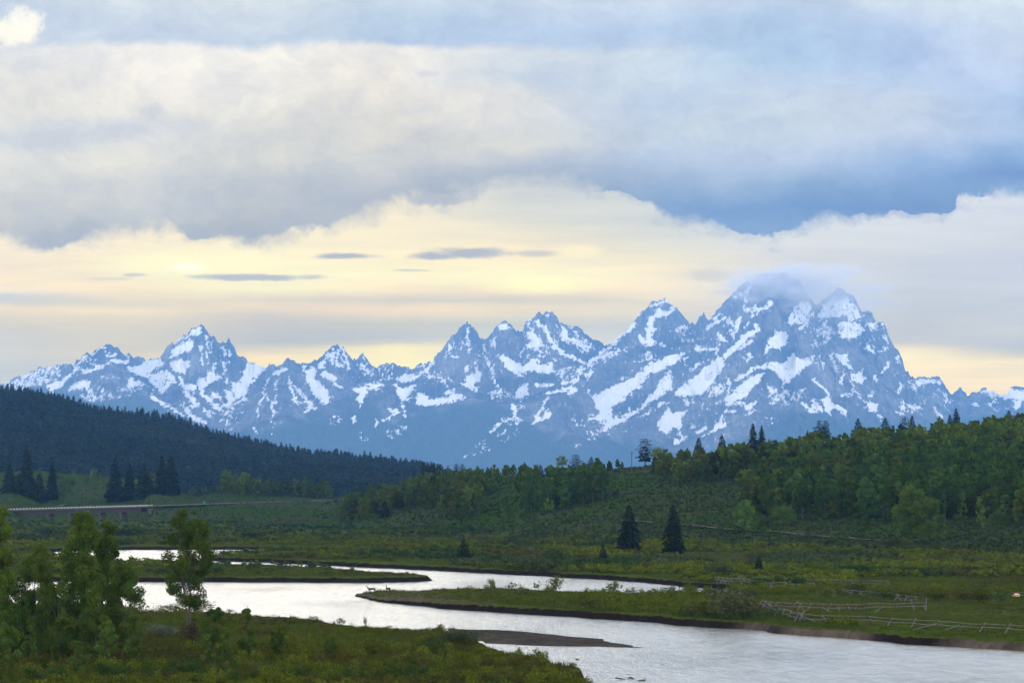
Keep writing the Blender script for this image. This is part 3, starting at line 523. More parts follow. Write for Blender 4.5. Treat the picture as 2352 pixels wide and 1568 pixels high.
sn(.36, 1317.1, 583.3, [S(10,(0,770),(100,690),(230,600),(330,500),(385,440)), S(9,(150,660),(270,560),(350,490)), Pg(.1,(60,770),(130,730),(100,805)), Pg(.0,(412,515),(455,540),(470,440),(480,400),(540,360),(600,370),(640,330),(655,350),(600,400),(520,410),(512,470),(570,455),(500,500),(522,560),(490,592),(430,572)),
 S(12,(505,335),(600,292),(655,335)), S(6,(390,420),(450,360)), S(9,(540,570),(580,590)), S(7,(700,545),(722,450)), S(9,(655,490),(705,468)), S(6,(722,553),(775,553)), Pg(.5,(450,630),(500,625),(500,680),(460,690)), S(7,(330,590),(335,620)), S(5,(560,320),(540,360)),
 Pg(.22,(110,910),(250,850),(400,770),(500,690),(640,640),(712,622),(660,690),(560,740),(480,770),(430,850),(350,900),(250,980),(240,1040),(170,1062),(120,1050),(160,1000)), S(9,(108,1045),(200,1075),(232,1050)),
 Pg(.12,(148,1148),(220,1060),(330,1030),(420,980),(460,930),(540,850),(625,755),(612,830),(530,920),(440,985),(330,1072),(200,1130)), Pg(.35,(560,800),(620,740),(625,850),(560,900),(520,920)), S(6,(8,1232),(52,1208)), S(6,(100,1180),(130,1165)),
 Pg(.18,(640,880),(800,760),(880,690),(920,650),(962,640),(972,700),(930,770),(870,850),(800,900),(700,912),(650,902)), S(18,(970,645),(1040,580),(1100,532),(1180,490)), S(11,(1130,555),(1060,600),(1000,622)), Pg(.15,(930,500),(985,560),(930,560)), S(7,(910,640),(930,520)),
 Pg(.45,(950,420),(1050,420),(1092,385),(1060,440),(1050,480),(1030,540),(980,500),(1020,470)), S(8,(850,480),(900,440),(965,410)), S(9,(1100,370),(1200,350),(1262,306)), S(7,(1140,400),(1165,375)), S(5,(1180,300),(1130,400)), S(6,(1290,300),(1240,330)), S(6,(1090,470),(1120,440)), Pg(.3,(1150,440),(1190,440),(1170,500)),
 Pg(.2,(1205,660),(1240,560),(1300,490),(1365,500),(1370,560),(1310,612),(1270,590),(1240,625)), S(6,(695,765),(780,722),(795,700)), S(14,(790,600),(885,605)), S(16,(1122,650),(1110,672)),
 Pg(.2,(1130,725),(1240,690),(1320,700),(1400,635),(1450,660),(1530,680),(1515,710),(1450,730),(1420,775),(1350,835),(1310,770),(1250,730),(1160,745)), Pg(.05,(985,905),(1080,820),(1130,770),(1225,755),(1150,850),(1100,912),(1030,932),(990,965),(968,940)), S(7,(990,780),(995,900)), S(14,(1040,800),(1130,745)),
 Pg(.55,(850,880),(900,820),(962,830),(960,870),(900,915)), Pg(.2,(1235,820),(1305,870),(1260,905)), S(14,(1340,830),(1372,780)), Pg(.62,(1220,955),(1330,880),(1475,855),(1465,925),(1350,965)), S(10,(540,970),(600,950)), Pg(.1,(530,1085),(600,978),(640,1010),(715,995),(690,1060),(705,1100),(620,1120),(590,1145),(535,1105)),
 S(9,(680,1110),(690,1190)), Pg(.2,(618,1160),(680,1185),(740,1160),(650,1222)), Pg(.1,(815,1168),(920,1078),(995,1065),(955,1112),(860,1150)), S(8,(910,1090),(950,1040),(980,978)), S(12,(800,1125),(832,1108)), S(12,(985,1010),(1030,1000)), S(10,(980,962),(1085,955)), S(11,(1100,985),(1162,945)), S(5,(1100,1030),(1165,985)), S(12,(695,930),(732,962)), Pg(.6,(440,1020),(520,990),(500,1010),(450,1030)), S(10,(745,1090),(755,1105)),
 Pg(.55,(1550,480),(1640,470),(1652,540),(1610,565),(1515,605),(1560,520)), Pg(.3,(1555,400),(1600,320),(1650,280),(1700,290),(1740,270),(1800,330),(1832,400),(1780,430),(1720,380),(1700,410),(1640,400)), Pg(.3,(1690,425),(1800,430),(1855,470),(1880,440),(1860,505),(1780,545),(1700,535),(1690,470)), Pg(.35,(1345,445),(1420,330),(1500,290),(1525,350),(1480,420),(1400,455)), S(8,(1450,470),(1530,380)),
 S(9,(1090,350),(1100,260),(1135,190)), S(7,(1280,235),(1325,190)), S(9,(1030,275),(1075,255)), S(8,(890,425),(935,380)), Pg(.5,(1880,450),(1980,430),(1995,455),(1900,492)), Pg(.15,(1655,618),(1700,640),(1755,628),(1742,700),(1792,742),(1750,735),(1700,685)), S(10,(1650,640),(1662,700),(1690,742)), S(8,(1722,740),(1710,820)), S(6,(1570,645),(1602,732)),
 Pg(.3,(1780,762),(1850,738),(1862,790),(1840,842),(1800,802)), S(7,(1770,760),(1780,860),(1860,940),(1930,960)), Pg(.0,(1860,930),(1942,955),(1935,1020),(1890,1005)), S(11,(1970,755),(2012,700)), S(13,(1930,780),(1932,800)), S(13,(1880,600),(1905,622)), S(8,(2060,655),(2072,692)), S(11,(1535,795),(1630,890)), Pg(.2,(1578,930),(1620,908),(1660,950),(1742,988),(1735,1025),(1650,990),(1640,1035),(1600,980)),
 S(12,(1530,930),(1582,1000)), S(10,(1458,950),(1490,985),(1542,1000)), S(12,(1488,960),(1495,970)), S(12,(2082,880),(2090,842)), S(9,(2098,935),(2100,990)), S(7,(2160,820),(2188,862)), S(14,(2150,970),(2205,985)), S(7,(2300,978),(2352,1042)), S(9,(1940,1030),(1962,1048)), S(8,(1888,905),(1912,878)), S(7,(1720,905),(1765,900)), S(14,(1530,960),(1560,980)), S(7,(1940,620),(1990,600)), S(6,(1985,520),(2005,560))])
sn(.3, 1693.4, 846.7, [S(16,(1375,105),(1450,95),(1540,98)), S(9,(1600,190),(1608,245),(1650,258)), S(8,(1510,300),(1575,372)), Pg(.0,(1840,185),(1890,155),(1935,165),(2000,190),(2052,222),(1990,205),(1940,218),(1920,185)), S(11,(1800,280),(1845,265)), Pg(-.2,(2000,180),(2090,145),(2200,168),(2400,190),(2400,250),(2195,240),(2120,230),(2050,235)), Pg(.1,(2105,245),(2175,238),(2165,312),(2110,322)), S(9,(1210,330),(1260,340))])
SW, SH, SX0, SY0 = 2640, 640, -140, 600
ras = np.full((SH, SW), -30.)
ry, rx = np.mgrid[0:SH, 0:SW].astype(float); rx += SX0; ry += SY0
for typ, w, pts in SN:
    xs = [p[0] for p in pts]; ys = [p[1] for p in pts]; pad = 26
    x0, x1 = max(0, int(min(xs) - pad - SX0)), min(SW, int(max(xs) + pad - SX0)); y0, y1 = max(0, int(min(ys) - pad - SY0)), min(SH, int(max(ys) + pad - SY0))
    if x1 <= x0 or y1 <= y0: continue
    X, Y = rx[y0:y1, x0:x1], ry[y0:y1, x0:x1]
    if typ == 'P': v = np.minimum(sdf(pts, X, Y), 6 - 10 * w)
    else:
        d2 = np.full(X.shape, 1e18)
        for (ax, ay), (bx, by) in zip(pts[:-1], pts[1:]):
            ex, ey = bx - ax, by - ay; q_ = np.clip(((X - ax) * ex + (Y - ay) * ey) / (ex * ex + ey * ey + 1e-9), 0, 1); d2 = np.minimum(d2, (X - ax - q_ * ex) ** 2 + (Y - ay - q_ * ey) ** 2)
        v = w - np.sqrt(d2)
    ras[y0:y1, x0:x1] = np.maximum(ras[y0:y1, x0:x1], v)
jx = mp + (fbm(mx / 95, mpy / 7, 3, 101) - .5) * 11; jy = mpy + (fbm(mx / 95, mpy / 7, 3, 105) - .5) * 11
ix = np.clip(jx - SX0, 0, SW - 2); iy = np.clip(jy - SY0, 0, SH - 2); i0 = ix.astype(int); j0 = iy.astype(int); fx, fy = ix - i0, iy - j0
snow = (ras[j0, i0] * (1 - fx) + ras[j0, i0 + 1] * fx) * (1 - fy) + (ras[j0 + 1, i0] * (1 - fx) + ras[j0 + 1, i0 + 1] * fx) * fy
inset = np.clip(snow, -30, 6)
TL = np.interp(mp, [-200,0,300,450,520,700,850,900,1000,1100,1200,1300,1350,1420,1600,1700,1800,1880,1950,2100,2352,2500], [905,900,905,975,990,948,915,965,925,915,955,1000,1015,1000,1045,1005,965,930,955,965,945,945])
forest = sst(-14, 26, mpy - TL + (fbm(mx / 160, md / 160, 4, 111) - .5) * 60)
# drifts caught on ledges above the tree line, torn edges inside the fields
grain = fbm(mx / 17 + mpy / 9, mpy / 3.6, 4, 115, .6); streak = fbm((mx + (HY - mpy) * 3.0) / 24, (mpy + mx * .16) / 5.5, 4, 119, .6)
speck = ((streak - .75) * 60 + (fbm(mx / 260, mpy / 36, 3, 123) - .55) * 38) * (1 - forest) - 30 * forest
snow = np.maximum(inset + (grain - .5) * 13, np.minimum(speck, 3.))
lee = np.gradient(mz, axis=1); 
m, tt = mat('alpine_rock'); sa, fa = tt.attr('snow')[2], tt.attr('forest')[2]; gc = tt.new('ShaderNodeTexCoord').outputs['Object']
q = tt.sep(gc); nf = tt.noise(gc, .022, 6, .75); fl = tt.noise(tt.comb(tt.m('MULTIPLY', q[0], .034), tt.m('MULTIPLY', q[1], .006), tt.m('MULTIPLY', tt.m('ADD', q[2], tt.m('MULTIPLY', q[0], .5)), .011)), 1., 6, .7); nl = tt.noise(gc, .0018, 4, .6); q = tt.sep(gc)
rk = tt.mix(tt.mr(nl, .35, .65), (.045, .05, .062, 1), (.17, .165, .16, 1)); f_ = tt.m('MULTIPLY', tt.mr(nf, .3, .7, .65, 1.4), tt.mr(fl, .35, .65, .65, 1.45)); rk = tt.mix(1., rk, tt.comb(f_, f_, f_), 'MULTIPLY')
fo = tt.mix(tt.mr(nf, .35, .65), (.034, .048, .040, 1), (.060, .078, .060, 1)); rk = tt.mix(fa, rk, fo)
sv = tt.m('ADD', sa, tt.m('ADD', tt.m('MULTIPLY', tt.m('SUBTRACT', nf, .5), 8.), tt.m('MULTIPLY', tt.m('SUBTRACT', fl, .5), 17.)))
sm = tt.mr(sv, -1.2, 1.6, smooth=True); thin_ = tt.m('MULTIPLY', tt.mr(fl, .61, .68, smooth=True), tt.m('SUBTRACT', 1., fa)); sm = tt.m('MAXIMUM', sm, tt.m('MULTIPLY', thin_, .4))
cf = tt.mix(sm, rk, (.78, .79, .81, 1))
bh = tt.m('MULTIPLY', tt.noise(gc, .02, 5, .6), tt.m('SUBTRACT', 1., tt.m('MULTIPLY', sm, .8)))
prin(tt, cf, 1., 0., bump(tt, bh, .8, 25.))
i2 = np.arange(mp.size).reshape(mp.shape)
o = link('mountain_range', mesh_np('mountain_range', np.stack([mx, md, mz], -1).reshape(-1, 3), np.stack([i2[:-1, :-1], i2[:-1, 1:], i2[1:, 1:], i2[1:, :-1]], -1).reshape(-1, 4), m, True, {'snow': snow.ravel(), 'forest': forest.ravel()}))
tag(o, kind='structure')

# ------------------------------------------------------------------ mist round the two highest summits
def mist(c, r, dens, seed):
    bm = MB(); n, k2 = 16, 10
    for i in range(k2 + 1):
        ph = math.pi * i / k2
        for j in range(n): q = 2 * math.pi * j / n; bm.v.append((math.sin(ph) * math.cos(q), math.sin(ph) * math.sin(q), math.cos(ph)))
    for i in range(k2):
        for j in range(n): j2 = (j + 1) % n; bm.f.append((i * n + j, (i + 1) * n + j, (i + 1) * n + j2, i * n + j2))
    m, tt = mat('mist'); oc = tt.new('ShaderNodeTexCoord').outputs['Object']
    ln = tt.new('ShaderNodeVectorMath', operation='LENGTH'); tt.l.new(oc, ln.inputs[0])
    nz = tt.noise(tt.comb(tt.m('ADD', tt.sep(oc)[0], seed), tt.m('MULTIPLY', tt.sep(oc)[1], .3), tt.sep(oc)[2]), 2.8, 5, .62)
    fall = tt.mr(tt.m('ADD', ln.outputs['Value'], tt.m('MULTIPLY', tt.m('SUBTRACT', nz, .5), 2.0)), .0, .9, 1., 0., smooth=True)
    edge_ = tt.mr(ln.outputs['Value'], .8, .97, 1., 0., smooth=True)
    pv = tt.new('ShaderNodeVolumePrincipled'); pv.inputs['Color'].default_value = (.88, .85, .82, 1)
    tt.put(pv.inputs['Density'], tt.m('MULTIPLY', tt.m('MULTIPLY', fall, edge_), dens)); tt.l.new(pv.outputs[0], tt.out.inputs['Volume'])
    o = bm.build('mist', m); o.location = c; o.scale = r
    return tag(o, kind='stuff')
mist(at(1825, 655, 29350), (1080, 560, 315), .0044, 0.)
mist(at(1945, 690, 29350), (820, 450, 320), .0018, 4.)
# ------------------------------------------------------------------ foliage makers (all numpy)
def rot_quads(Cn, size, asp=1.4, up=None, r=rng):
    n = len(Cn); a = r.normal(size=(n, 3)); a /= np.linalg.norm(a, axis=1)[:, None] + 1e-9
    b = r.normal(size=(n, 3)); b -= (a * b).sum(1)[:, None] * a; b /= np.linalg.norm(b, axis=1)[:, None] + 1e-9
    if up is not None: a = a * (1 - up) + np.array([0, 0, 1.]) * up
    s = np.broadcast_to(size, (n,))[:, None]; a = a * s * asp * .5; b = b * s * .5
    V = np.stack([Cn - a, Cn + b, Cn + a, Cn - b], 1).reshape(-1, 3)     # leaf-shaped lozenges
    return V, np.arange(4 * n).reshape(n, 4)
def crown_pts(n, blobs, r=rng):
    """points in and on a set of clumps (cx,cy,cz,rx,rz)"""
    w = np.array([b[3] ** 2 for b in blobs]); k = r.choice(len(blobs), n, p=w / w.sum()); B = np.array(blobs)[k]
    u = r.normal(size=(n, 3)); u /= np.linalg.norm(u, axis=1)[:, None]; q = r.random(n) ** .38
    return B[:, :3] + u * q[:, None] * np.stack([B[:, 3], B[:, 3], B[:, 4]], 1), k
def broad_blobs(r, wd, z0, n, shape='oval'):
    out = []
    for i in range(n):
        t_ = r.random() ** (.8 if shape == 'oval' else .9); z = z0 + (1 - z0) * (.04 + .9 * t_); k = (z - z0) / (1 - z0)
        prof = {'oval': math.sqrt(max(0, 1 - (2 * k - .92) ** 2 * .92)), 'col': .75 * (1 - k ** 3) + .18, 'cone': 1 - .8 * k}[shape]
        q = r.random() * 6.283; rad = wd * .5 * prof * (.35 + .5 * r.random()); rr_ = wd * (.085 + .10 * r.random()) * (1.25 if n < 22 else 1) * (.5 + .55 * prof)
        rad *= 1.12; z = min(z, z0 + (1 - z0) * .74) if shape == 'cone' else z; out.append((math.cos(q) * rad, math.sin(q) * rad, min(z, 1 - rr_ * .8), rr_, rr_ * (.8 + .5 * r.random())))
    return out
def broad_mesh(seed, wd, z0, nl, ls, col, nb=16, shape='oval', cv=.3, env=.3, nm='crown', mt=None, lit=0.):
    r = np.random.default_rng(seed); bl = broad_blobs(r, wd, z0, nb, shape); pts, k = crown_pts(nl, bl, r)
    bc = 1 + (r.random(nb) - .5) * cv * 1.4; c = np.array(col)[None] * (bc[k] * (1 + (r.random(nl) - .5) * cv))[:, None]
    c = c * np.stack([1 + (r.random(nb)[k] - .5) * .3, np.ones(nl), 1 + (r.random(nl) - .5) * .3], 1)
    V, Fq = rot_quads(pts, ls * (.6 + .8 * r.random(nl)), 1.5, None, r)
    return (V, Fq, np.repeat(c, 4, 0), bl)
def trunk_mesh(bl, r0, mt, seed=0, lean=.02, z0=0., nm='trunk', limbs=9):
    mb = MB(); r = random.Random(seed); lx, ly = r.uniform(-lean, lean), r.uniform(-lean, lean)
    sp = [(0, 0, -.03), (lx * .3, ly * .3, .25), (lx, ly, .55), (lx * 1.2, ly * 1.2, .93)]; mb.tube(sp, [r0, r0 * .8, r0 * .5, r0 * .12], 6)
    for b in sorted(bl, key=lambda q: -q[3])[:limbs]:
        zb = max(.12, b[2] * .62 - .02); s0 = (lx * zb * 1.2, ly * zb * 1.2, zb); mb.tube([s0, ((s0[0] + b[0]) * .5, (s0[1] + b[1]) * .5, (zb + b[2]) * .5 - .01), (b[0], b[1], b[2])], [r0 * .34, r0 * .22, r0 * .08], 4, False)
    me = bpy.data.meshes.new(nm); me.from_pydata(mb.v, [], mb.f); me.materials.append(mt); return me
def conifer_arr(seed, wd, nl, col, n_whorl=26, z0=.05, droop=.35, asp=2.2, ls=None, ragged=.25, top=1.0, shape='spire'):
    r = np.random.default_rng(seed); t_ = r.random(nl) ** 1.25                    # 0 bottom .. 1 top
    w = (np.floor(t_ * n_whorl) + .5 * r.random(nl)) / n_whorl
    nbr = 7; br = r.integers(0, nbr, nl); wi = np.floor(t_ * n_whorl); ang = br / nbr * 6.283 + wi * 2.4 + (r.random(nl) - .5) * .5
    hsh = (np.sin(wi * 12.9 + br * 78.2 + seed) * 43758.5) % 1.0
    prof = (1 - w) ** .7 * (1 - .25 * np.exp(-w * 12)) if shape == 'spire' else np.sqrt(np.clip(1 - (1.5 * w - .55) ** 2, 0, 1)) * (w < .99)
    R = wd * .5 * (prof + .03) * (1 - ragged * hsh * 1.3); q = r.random(nl) ** .55; rad = R * q
    z = z0 + (1 - z0) * w - rad * droop * q + R * .15; p = np.stack([np.cos(ang) * rad, np.sin(ang) * rad, z], 1)
    ls = ls or .05; s = ls * (.6 + .8 * r.random(nl)) * (.45 + .75 * (1 - w))
    a = np.stack([np.cos(ang), np.sin(ang), -.45 + .5 * r.random(nl)], 1) * (s * asp * .5)[:, None]; b = np.stack([-np.sin(ang), np.cos(ang), r.normal(size=nl) * .5], 1) * (s * .5)[:, None]
    V = np.stack([p - a, p + b, p + a, p - b], 1).reshape(-1, 3); c = np.array(col)[None] * (.65 + .7 * r.random(nl))[:, None] * (.8 + .4 * hsh)[:, None]
    # leader
    return V, np.arange(4 * nl).reshape(nl, 4), np.repeat(c, 4, 0)
def me_of(name, arr, mt): return mesh_np(name, arr[0], arr[1], mt, False, {'col': arr[2]})
def merge(name, protos, pos, sc, rz, mt, tint, kind='stuff'):
    """many far plants as one mesh; protos: list of (V,F,C); sc: (n,2) width,height"""
    Vs, Fs, Cs = [], [], []; off_ = 0; pk = rng.integers(0, len(protos), len(pos))
    for j, (V, Fq, Cc) in enumerate([(p[0], p[1], p[2]) for p in protos]):
        s = np.where(pk == j)[0]
        if not len(s): continue
        c_, s_ = np.cos(rz[s])[:, None], np.sin(rz[s])[:, None]; X = V[None, :, 0] * c_ - V[None, :, 1] * s_; Y = V[None, :, 0] * s_ + V[None, :, 1] * c_
        W3 = np.stack([X * sc[s, 0:1] + pos[s, 0:1], Y * sc[s, 0:1] + pos[s, 1:2], V[None, :, 2] * sc[s, 1:2] + pos[s, 2:3]], -1)
        n = len(V); Fs.append((Fq[None] + (np.arange(len(s)) * n)[:, None, None] + off_).reshape(-1, 4)); Vs.append(W3.reshape(-1, 3)); off_ += len(s) * n
        Cs.append((Cc[None] * tint[s][:, None, :]).reshape(-1, 3))
    o = link(name, mesh_np(name, np.concatenate(Vs), np.concatenate(Fs), mt, False, {'col': np.concatenate(Cs)}))
    return tag(o, kind=kind)
def inpoly(poly, x, y): return sdf(poly, x, y) > 0
def scatter(poly, n, gap=None):              # random sighted points inside an outline -> land positions
    xs = [p[0] for p in poly]; ys = [p[1] for p in poly]; out = np.zeros((0, 2))
    while len(out) < n:
        q = np.stack([rng.uniform(min(xs), max(xs), n * 3), rng.uniform(min(ys), max(ys), n * 3)], 1); out = np.concatenate([out, q[inpoly(poly, q[:, 0], q[:, 1])]])
    out = out[:n]; h = hit(out[:, 0], out[:, 1]); ok = ~np.isnan(h[:, 0]); return out[ok], h[ok]
def thin(h, gap):
    keep = []; cell = {}
    for i, p in enumerate(h):
        c = (int(p[0] // gap), int(p[1] // gap)); bad = False
        for a in (-1, 0, 1):
            for b in (-1, 0, 1):
                for j in cell.get((c[0] + a, c[1] + b), ()):
                    if (h[j, 0] - p[0]) ** 2 + (h[j, 1] - p[1]) ** 2 < gap * gap: bad = True
        if not bad: keep.append(i); cell.setdefault(c, []).append(i)
    return np.array(keep)
ASP, COT, WIL, PUR, SPR, PIN, SAG = (.056,.098,.016), (.036,.052,.012), (.060,.066,.012), (.046,.040,.024), (.010,.018,.010), (.014,.022,.012), (.052,.064,.048)

# ------------------------------------------------------------------ aspens on the hill
def tree_proto(name, seed, wd, z0, nl, ls, col, nb, shape, bark, r0, label, group, limbs=9):
    arr = broad_mesh(seed, wd, z0, nl, ls, col, nb, shape)
    t_ = bpy.data.objects.new(name, None); t_.empty_display_size = .2; COL.objects.link(t_); tag(t_, label, 'tree', group)
    link('crown', me_of('crown', arr, M_leaf), t_); link('trunk', trunk_mesh(arr[3], r0, bark, seed, limbs=limbs), t_); return t_
L_ASP = 'leafy green aspen standing in the dense wood on the right hillside'
L_ASP2 = 'rounded green aspen in the groves at the left end of the hill'
aspP = []
for i in range(7):
    c = np.array(ASP) * (.78 + .42 * (i % 4) / 3) * (np.array([1.15, 1.0, .9]) if i % 3 == 0 else 1)
    aspP.append((i, (.46, .38, .54, .42, .34, .5, .4)[i], (.10, .14, .04, .08, .16, .06, .10)[i], c, ('oval', 'col', 'oval', 'cone', 'col', 'oval', 'oval')[i]))
REG = [  # outline of tree bases, count, height range, group, label
 ([(1690,1150),(1760,1192),(1900,1194),(2010,1198),(2100,1205),(2230,1198),(2352,1205),(2560,1210),(2560,965),(2352,962),(2250,976),(2130,990),(2000,1003),(1900,1012),(1800,1026),(1720,1042),(1620,1062),(1560,1080),(1490,1088),(1500,1100),(1560,1116),(1640,1118),(1720,1098),(1775,1085),(1770,1118)], 1150, (8.5, 15), 'aspens of the wood on the right hill', L_ASP),
 ([(755,1158),(800,1166),(850,1150),(930,1125),(1000,1100),(1100,1092),(1200,1090),(1300,1092),(1430,1078),(1430,1088),(1300,1102),(1230,1112),(1190,1106),(1140,1122),(1105,1150),(1100,1188),(1060,1203),(1020,1192),(1000,1165),(900,1182),(860,1196),(800,1198),(780,1188),(840,1168)], 330, (8, 13), 'aspens at the left end of the hill', L_ASP2),
 ([(1188,1158),(1215,1174),(1260,1178),(1320,1168),(1388,1152),(1380,1132),(1250,1138),(1200,1142)], 55, (11, 14.5), 'aspens of the isolated grove on the slope', 'aspen in the isolated dark grove on the open slope'),
 ([(505,1143),(640,1143),(760,1147),(762,1136),(640,1134),(510,1128)], 60, (9, 15), 'aspens beside the highway', 'round green aspen in the row behind the highway'),
 ([(70,1150),(200,1120),(330,1110),(420,1130),(430,1120),(330,1100),(200,1088),(60,1092)], 26, (5, 9), 'young trees on the slope behind the bridge', 'young green tree on the grassy slope behind the bridge'),
 ([(415,1130),(500,1126),(500,1118),(420,1122)], 12, (4, 7), 'young trees on the slope behind the bridge', 'young green tree on the grassy slope behind the bridge')]
far = dict(pos=[], sc=[], tint=[]); protos = {}
lowP = [broad_mesh(100 + i, w_, z_, 340, .085, c_, 24, s_) for i, w_, z_, c_, s_ in aspP]
allT = []
for ri, (poly, n, (h0, h1), grp, lab) in enumerate(REG):
    pp, h = scatter(poly, n * 2); kp = thin(h, 3.1 if ri == 0 else 3.4); pp, h = pp[kp][:n], h[kp][:n]
    if ri == 0:
        hole = (pp[:, 0] > 2190) & (pp[:, 1] > 985) & (pp[:, 1] < 1012) & (rng.random(len(pp)) < .85); pp, h = pp[~hole], h[~hole]
    for (px, py), p in zip(pp, h):
        hh = rng.uniform(h0, h1) * float(np.interp(py - np.interp(px, KX, KRy), [5, 60], [.55, 1.])) ** (1 if ri in (0, 1) else 0) * (.72 + .5 * float(fbm(np.array([p[0] / 40]), np.array([p[1] / 50]), 2, 7)[0]))
        allT.append((p, hh, px, py, ri, grp, lab))
inframe = [q for q in allT if -20 < q[2] < 2370]
key = sorted(range(len(inframe)), key=lambda i: -(inframe[i][1] / inframe[i][0][1]) * (1.25 if inframe[i][4] else 1) - (.004 if inframe[i][4] > 1 else 0))
solo = set(key[:285]); proto_o = {}
def putTree(key_, make, loc, rz, s, label, group):
    if key_ not in proto_o:
        o = make(); proto_o[key_] = o; o.location = loc; o.rotation_euler = (0, 0, rz); o.scale = s; tag(o, label, None, group); return o
    return dup(proto_o[key_], loc, rz, s, label, group)
for i, (p, hh, px, py, ri, grp, lab) in enumerate(inframe):
    k = int(rng.integers(0, 7)); wj = rng.uniform(.85, 1.25)
    if i in solo:
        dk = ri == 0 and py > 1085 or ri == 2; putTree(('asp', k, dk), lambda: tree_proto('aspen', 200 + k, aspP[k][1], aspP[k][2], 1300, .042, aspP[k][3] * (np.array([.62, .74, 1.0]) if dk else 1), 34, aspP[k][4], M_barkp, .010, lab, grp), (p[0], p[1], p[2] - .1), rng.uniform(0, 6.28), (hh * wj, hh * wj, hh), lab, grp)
rest_ = [q for i, q in enumerate(inframe) if i not in solo] + [q for q in allT if not (-20 < q[2] < 2370)]
pos = np.array([q[0] for q in rest_]); hh = np.array([q[1] for q in rest_]); n = len(rest_)
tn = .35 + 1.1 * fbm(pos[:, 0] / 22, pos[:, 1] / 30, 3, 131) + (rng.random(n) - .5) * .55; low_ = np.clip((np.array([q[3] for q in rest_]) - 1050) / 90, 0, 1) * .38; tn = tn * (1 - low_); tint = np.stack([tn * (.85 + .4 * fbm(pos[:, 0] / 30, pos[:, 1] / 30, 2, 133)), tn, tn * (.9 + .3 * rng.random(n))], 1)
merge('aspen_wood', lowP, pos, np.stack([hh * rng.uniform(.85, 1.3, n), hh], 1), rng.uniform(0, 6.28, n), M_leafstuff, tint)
# pale bare stems that show through the wood
mb = MB()
for q in rest_[::16]:
    p = q[0]; mb.tube([(p[0], p[1], p[2]), (p[0] + rng.normal() * .2, p[1], p[2] + q[1] * .75)], [.09, .04], 4, False)
tag(mb.build('aspen_stems', M_barkp), kind='stuff')

# ------------------------------------------------------------------ conifers seen one by one: bearing, base, height, width (survey units), kind, label
def con_proto(name, seed, wd, nl, col, r0, label, **kw):
    t_ = bpy.data.objects.new(name, None); t_.empty_display_size = .2; COL.objects.link(t_); tag(t_, label, 'tree')
    link('crown', me_of('crown', conifer_arr(seed, wd, nl, col, **kw), M_needle), t_)
    mb = MB(); mb.tube([(0, 0, -.02), (0, 0, .5), (0, 0, 1.)], [r0, r0 * .55, r0 * .05], 6); mb.build('trunk', M_barkd, t_); return t_
def one_conifer(name, px, by, hp, wp_, lab, seed, kind='spire', d=None, z0=.04, nl=2600, cat='tree', group=None, ls=.035, col=SPR):
    p = hit1(px, by) if d is None else np.array([(px - CX) / F * d, d, float(height(np.array([(px - CX) / F * d]), np.array([d]))[0])])
    s = hp * p[1] / F
    if kind == 'pine': o = con_proto(name, seed, wp_ / hp * 1.05, nl, PIN, .02, lab, n_whorl=15, z0=.16, droop=.05, asp=1.2, ls=ls * 1.2, ragged=.55, shape='pine')
    else: o = con_proto(name, seed, wp_ / hp * 1.3, nl, col, .016, lab, n_whorl=24, z0=z0, ls=ls, ragged=.3)
    o.location = p; o.scale = (s, s, s); o.rotation_euler = (0, 0, seed * 1.7)
    if group: o['group'] = group
    return o
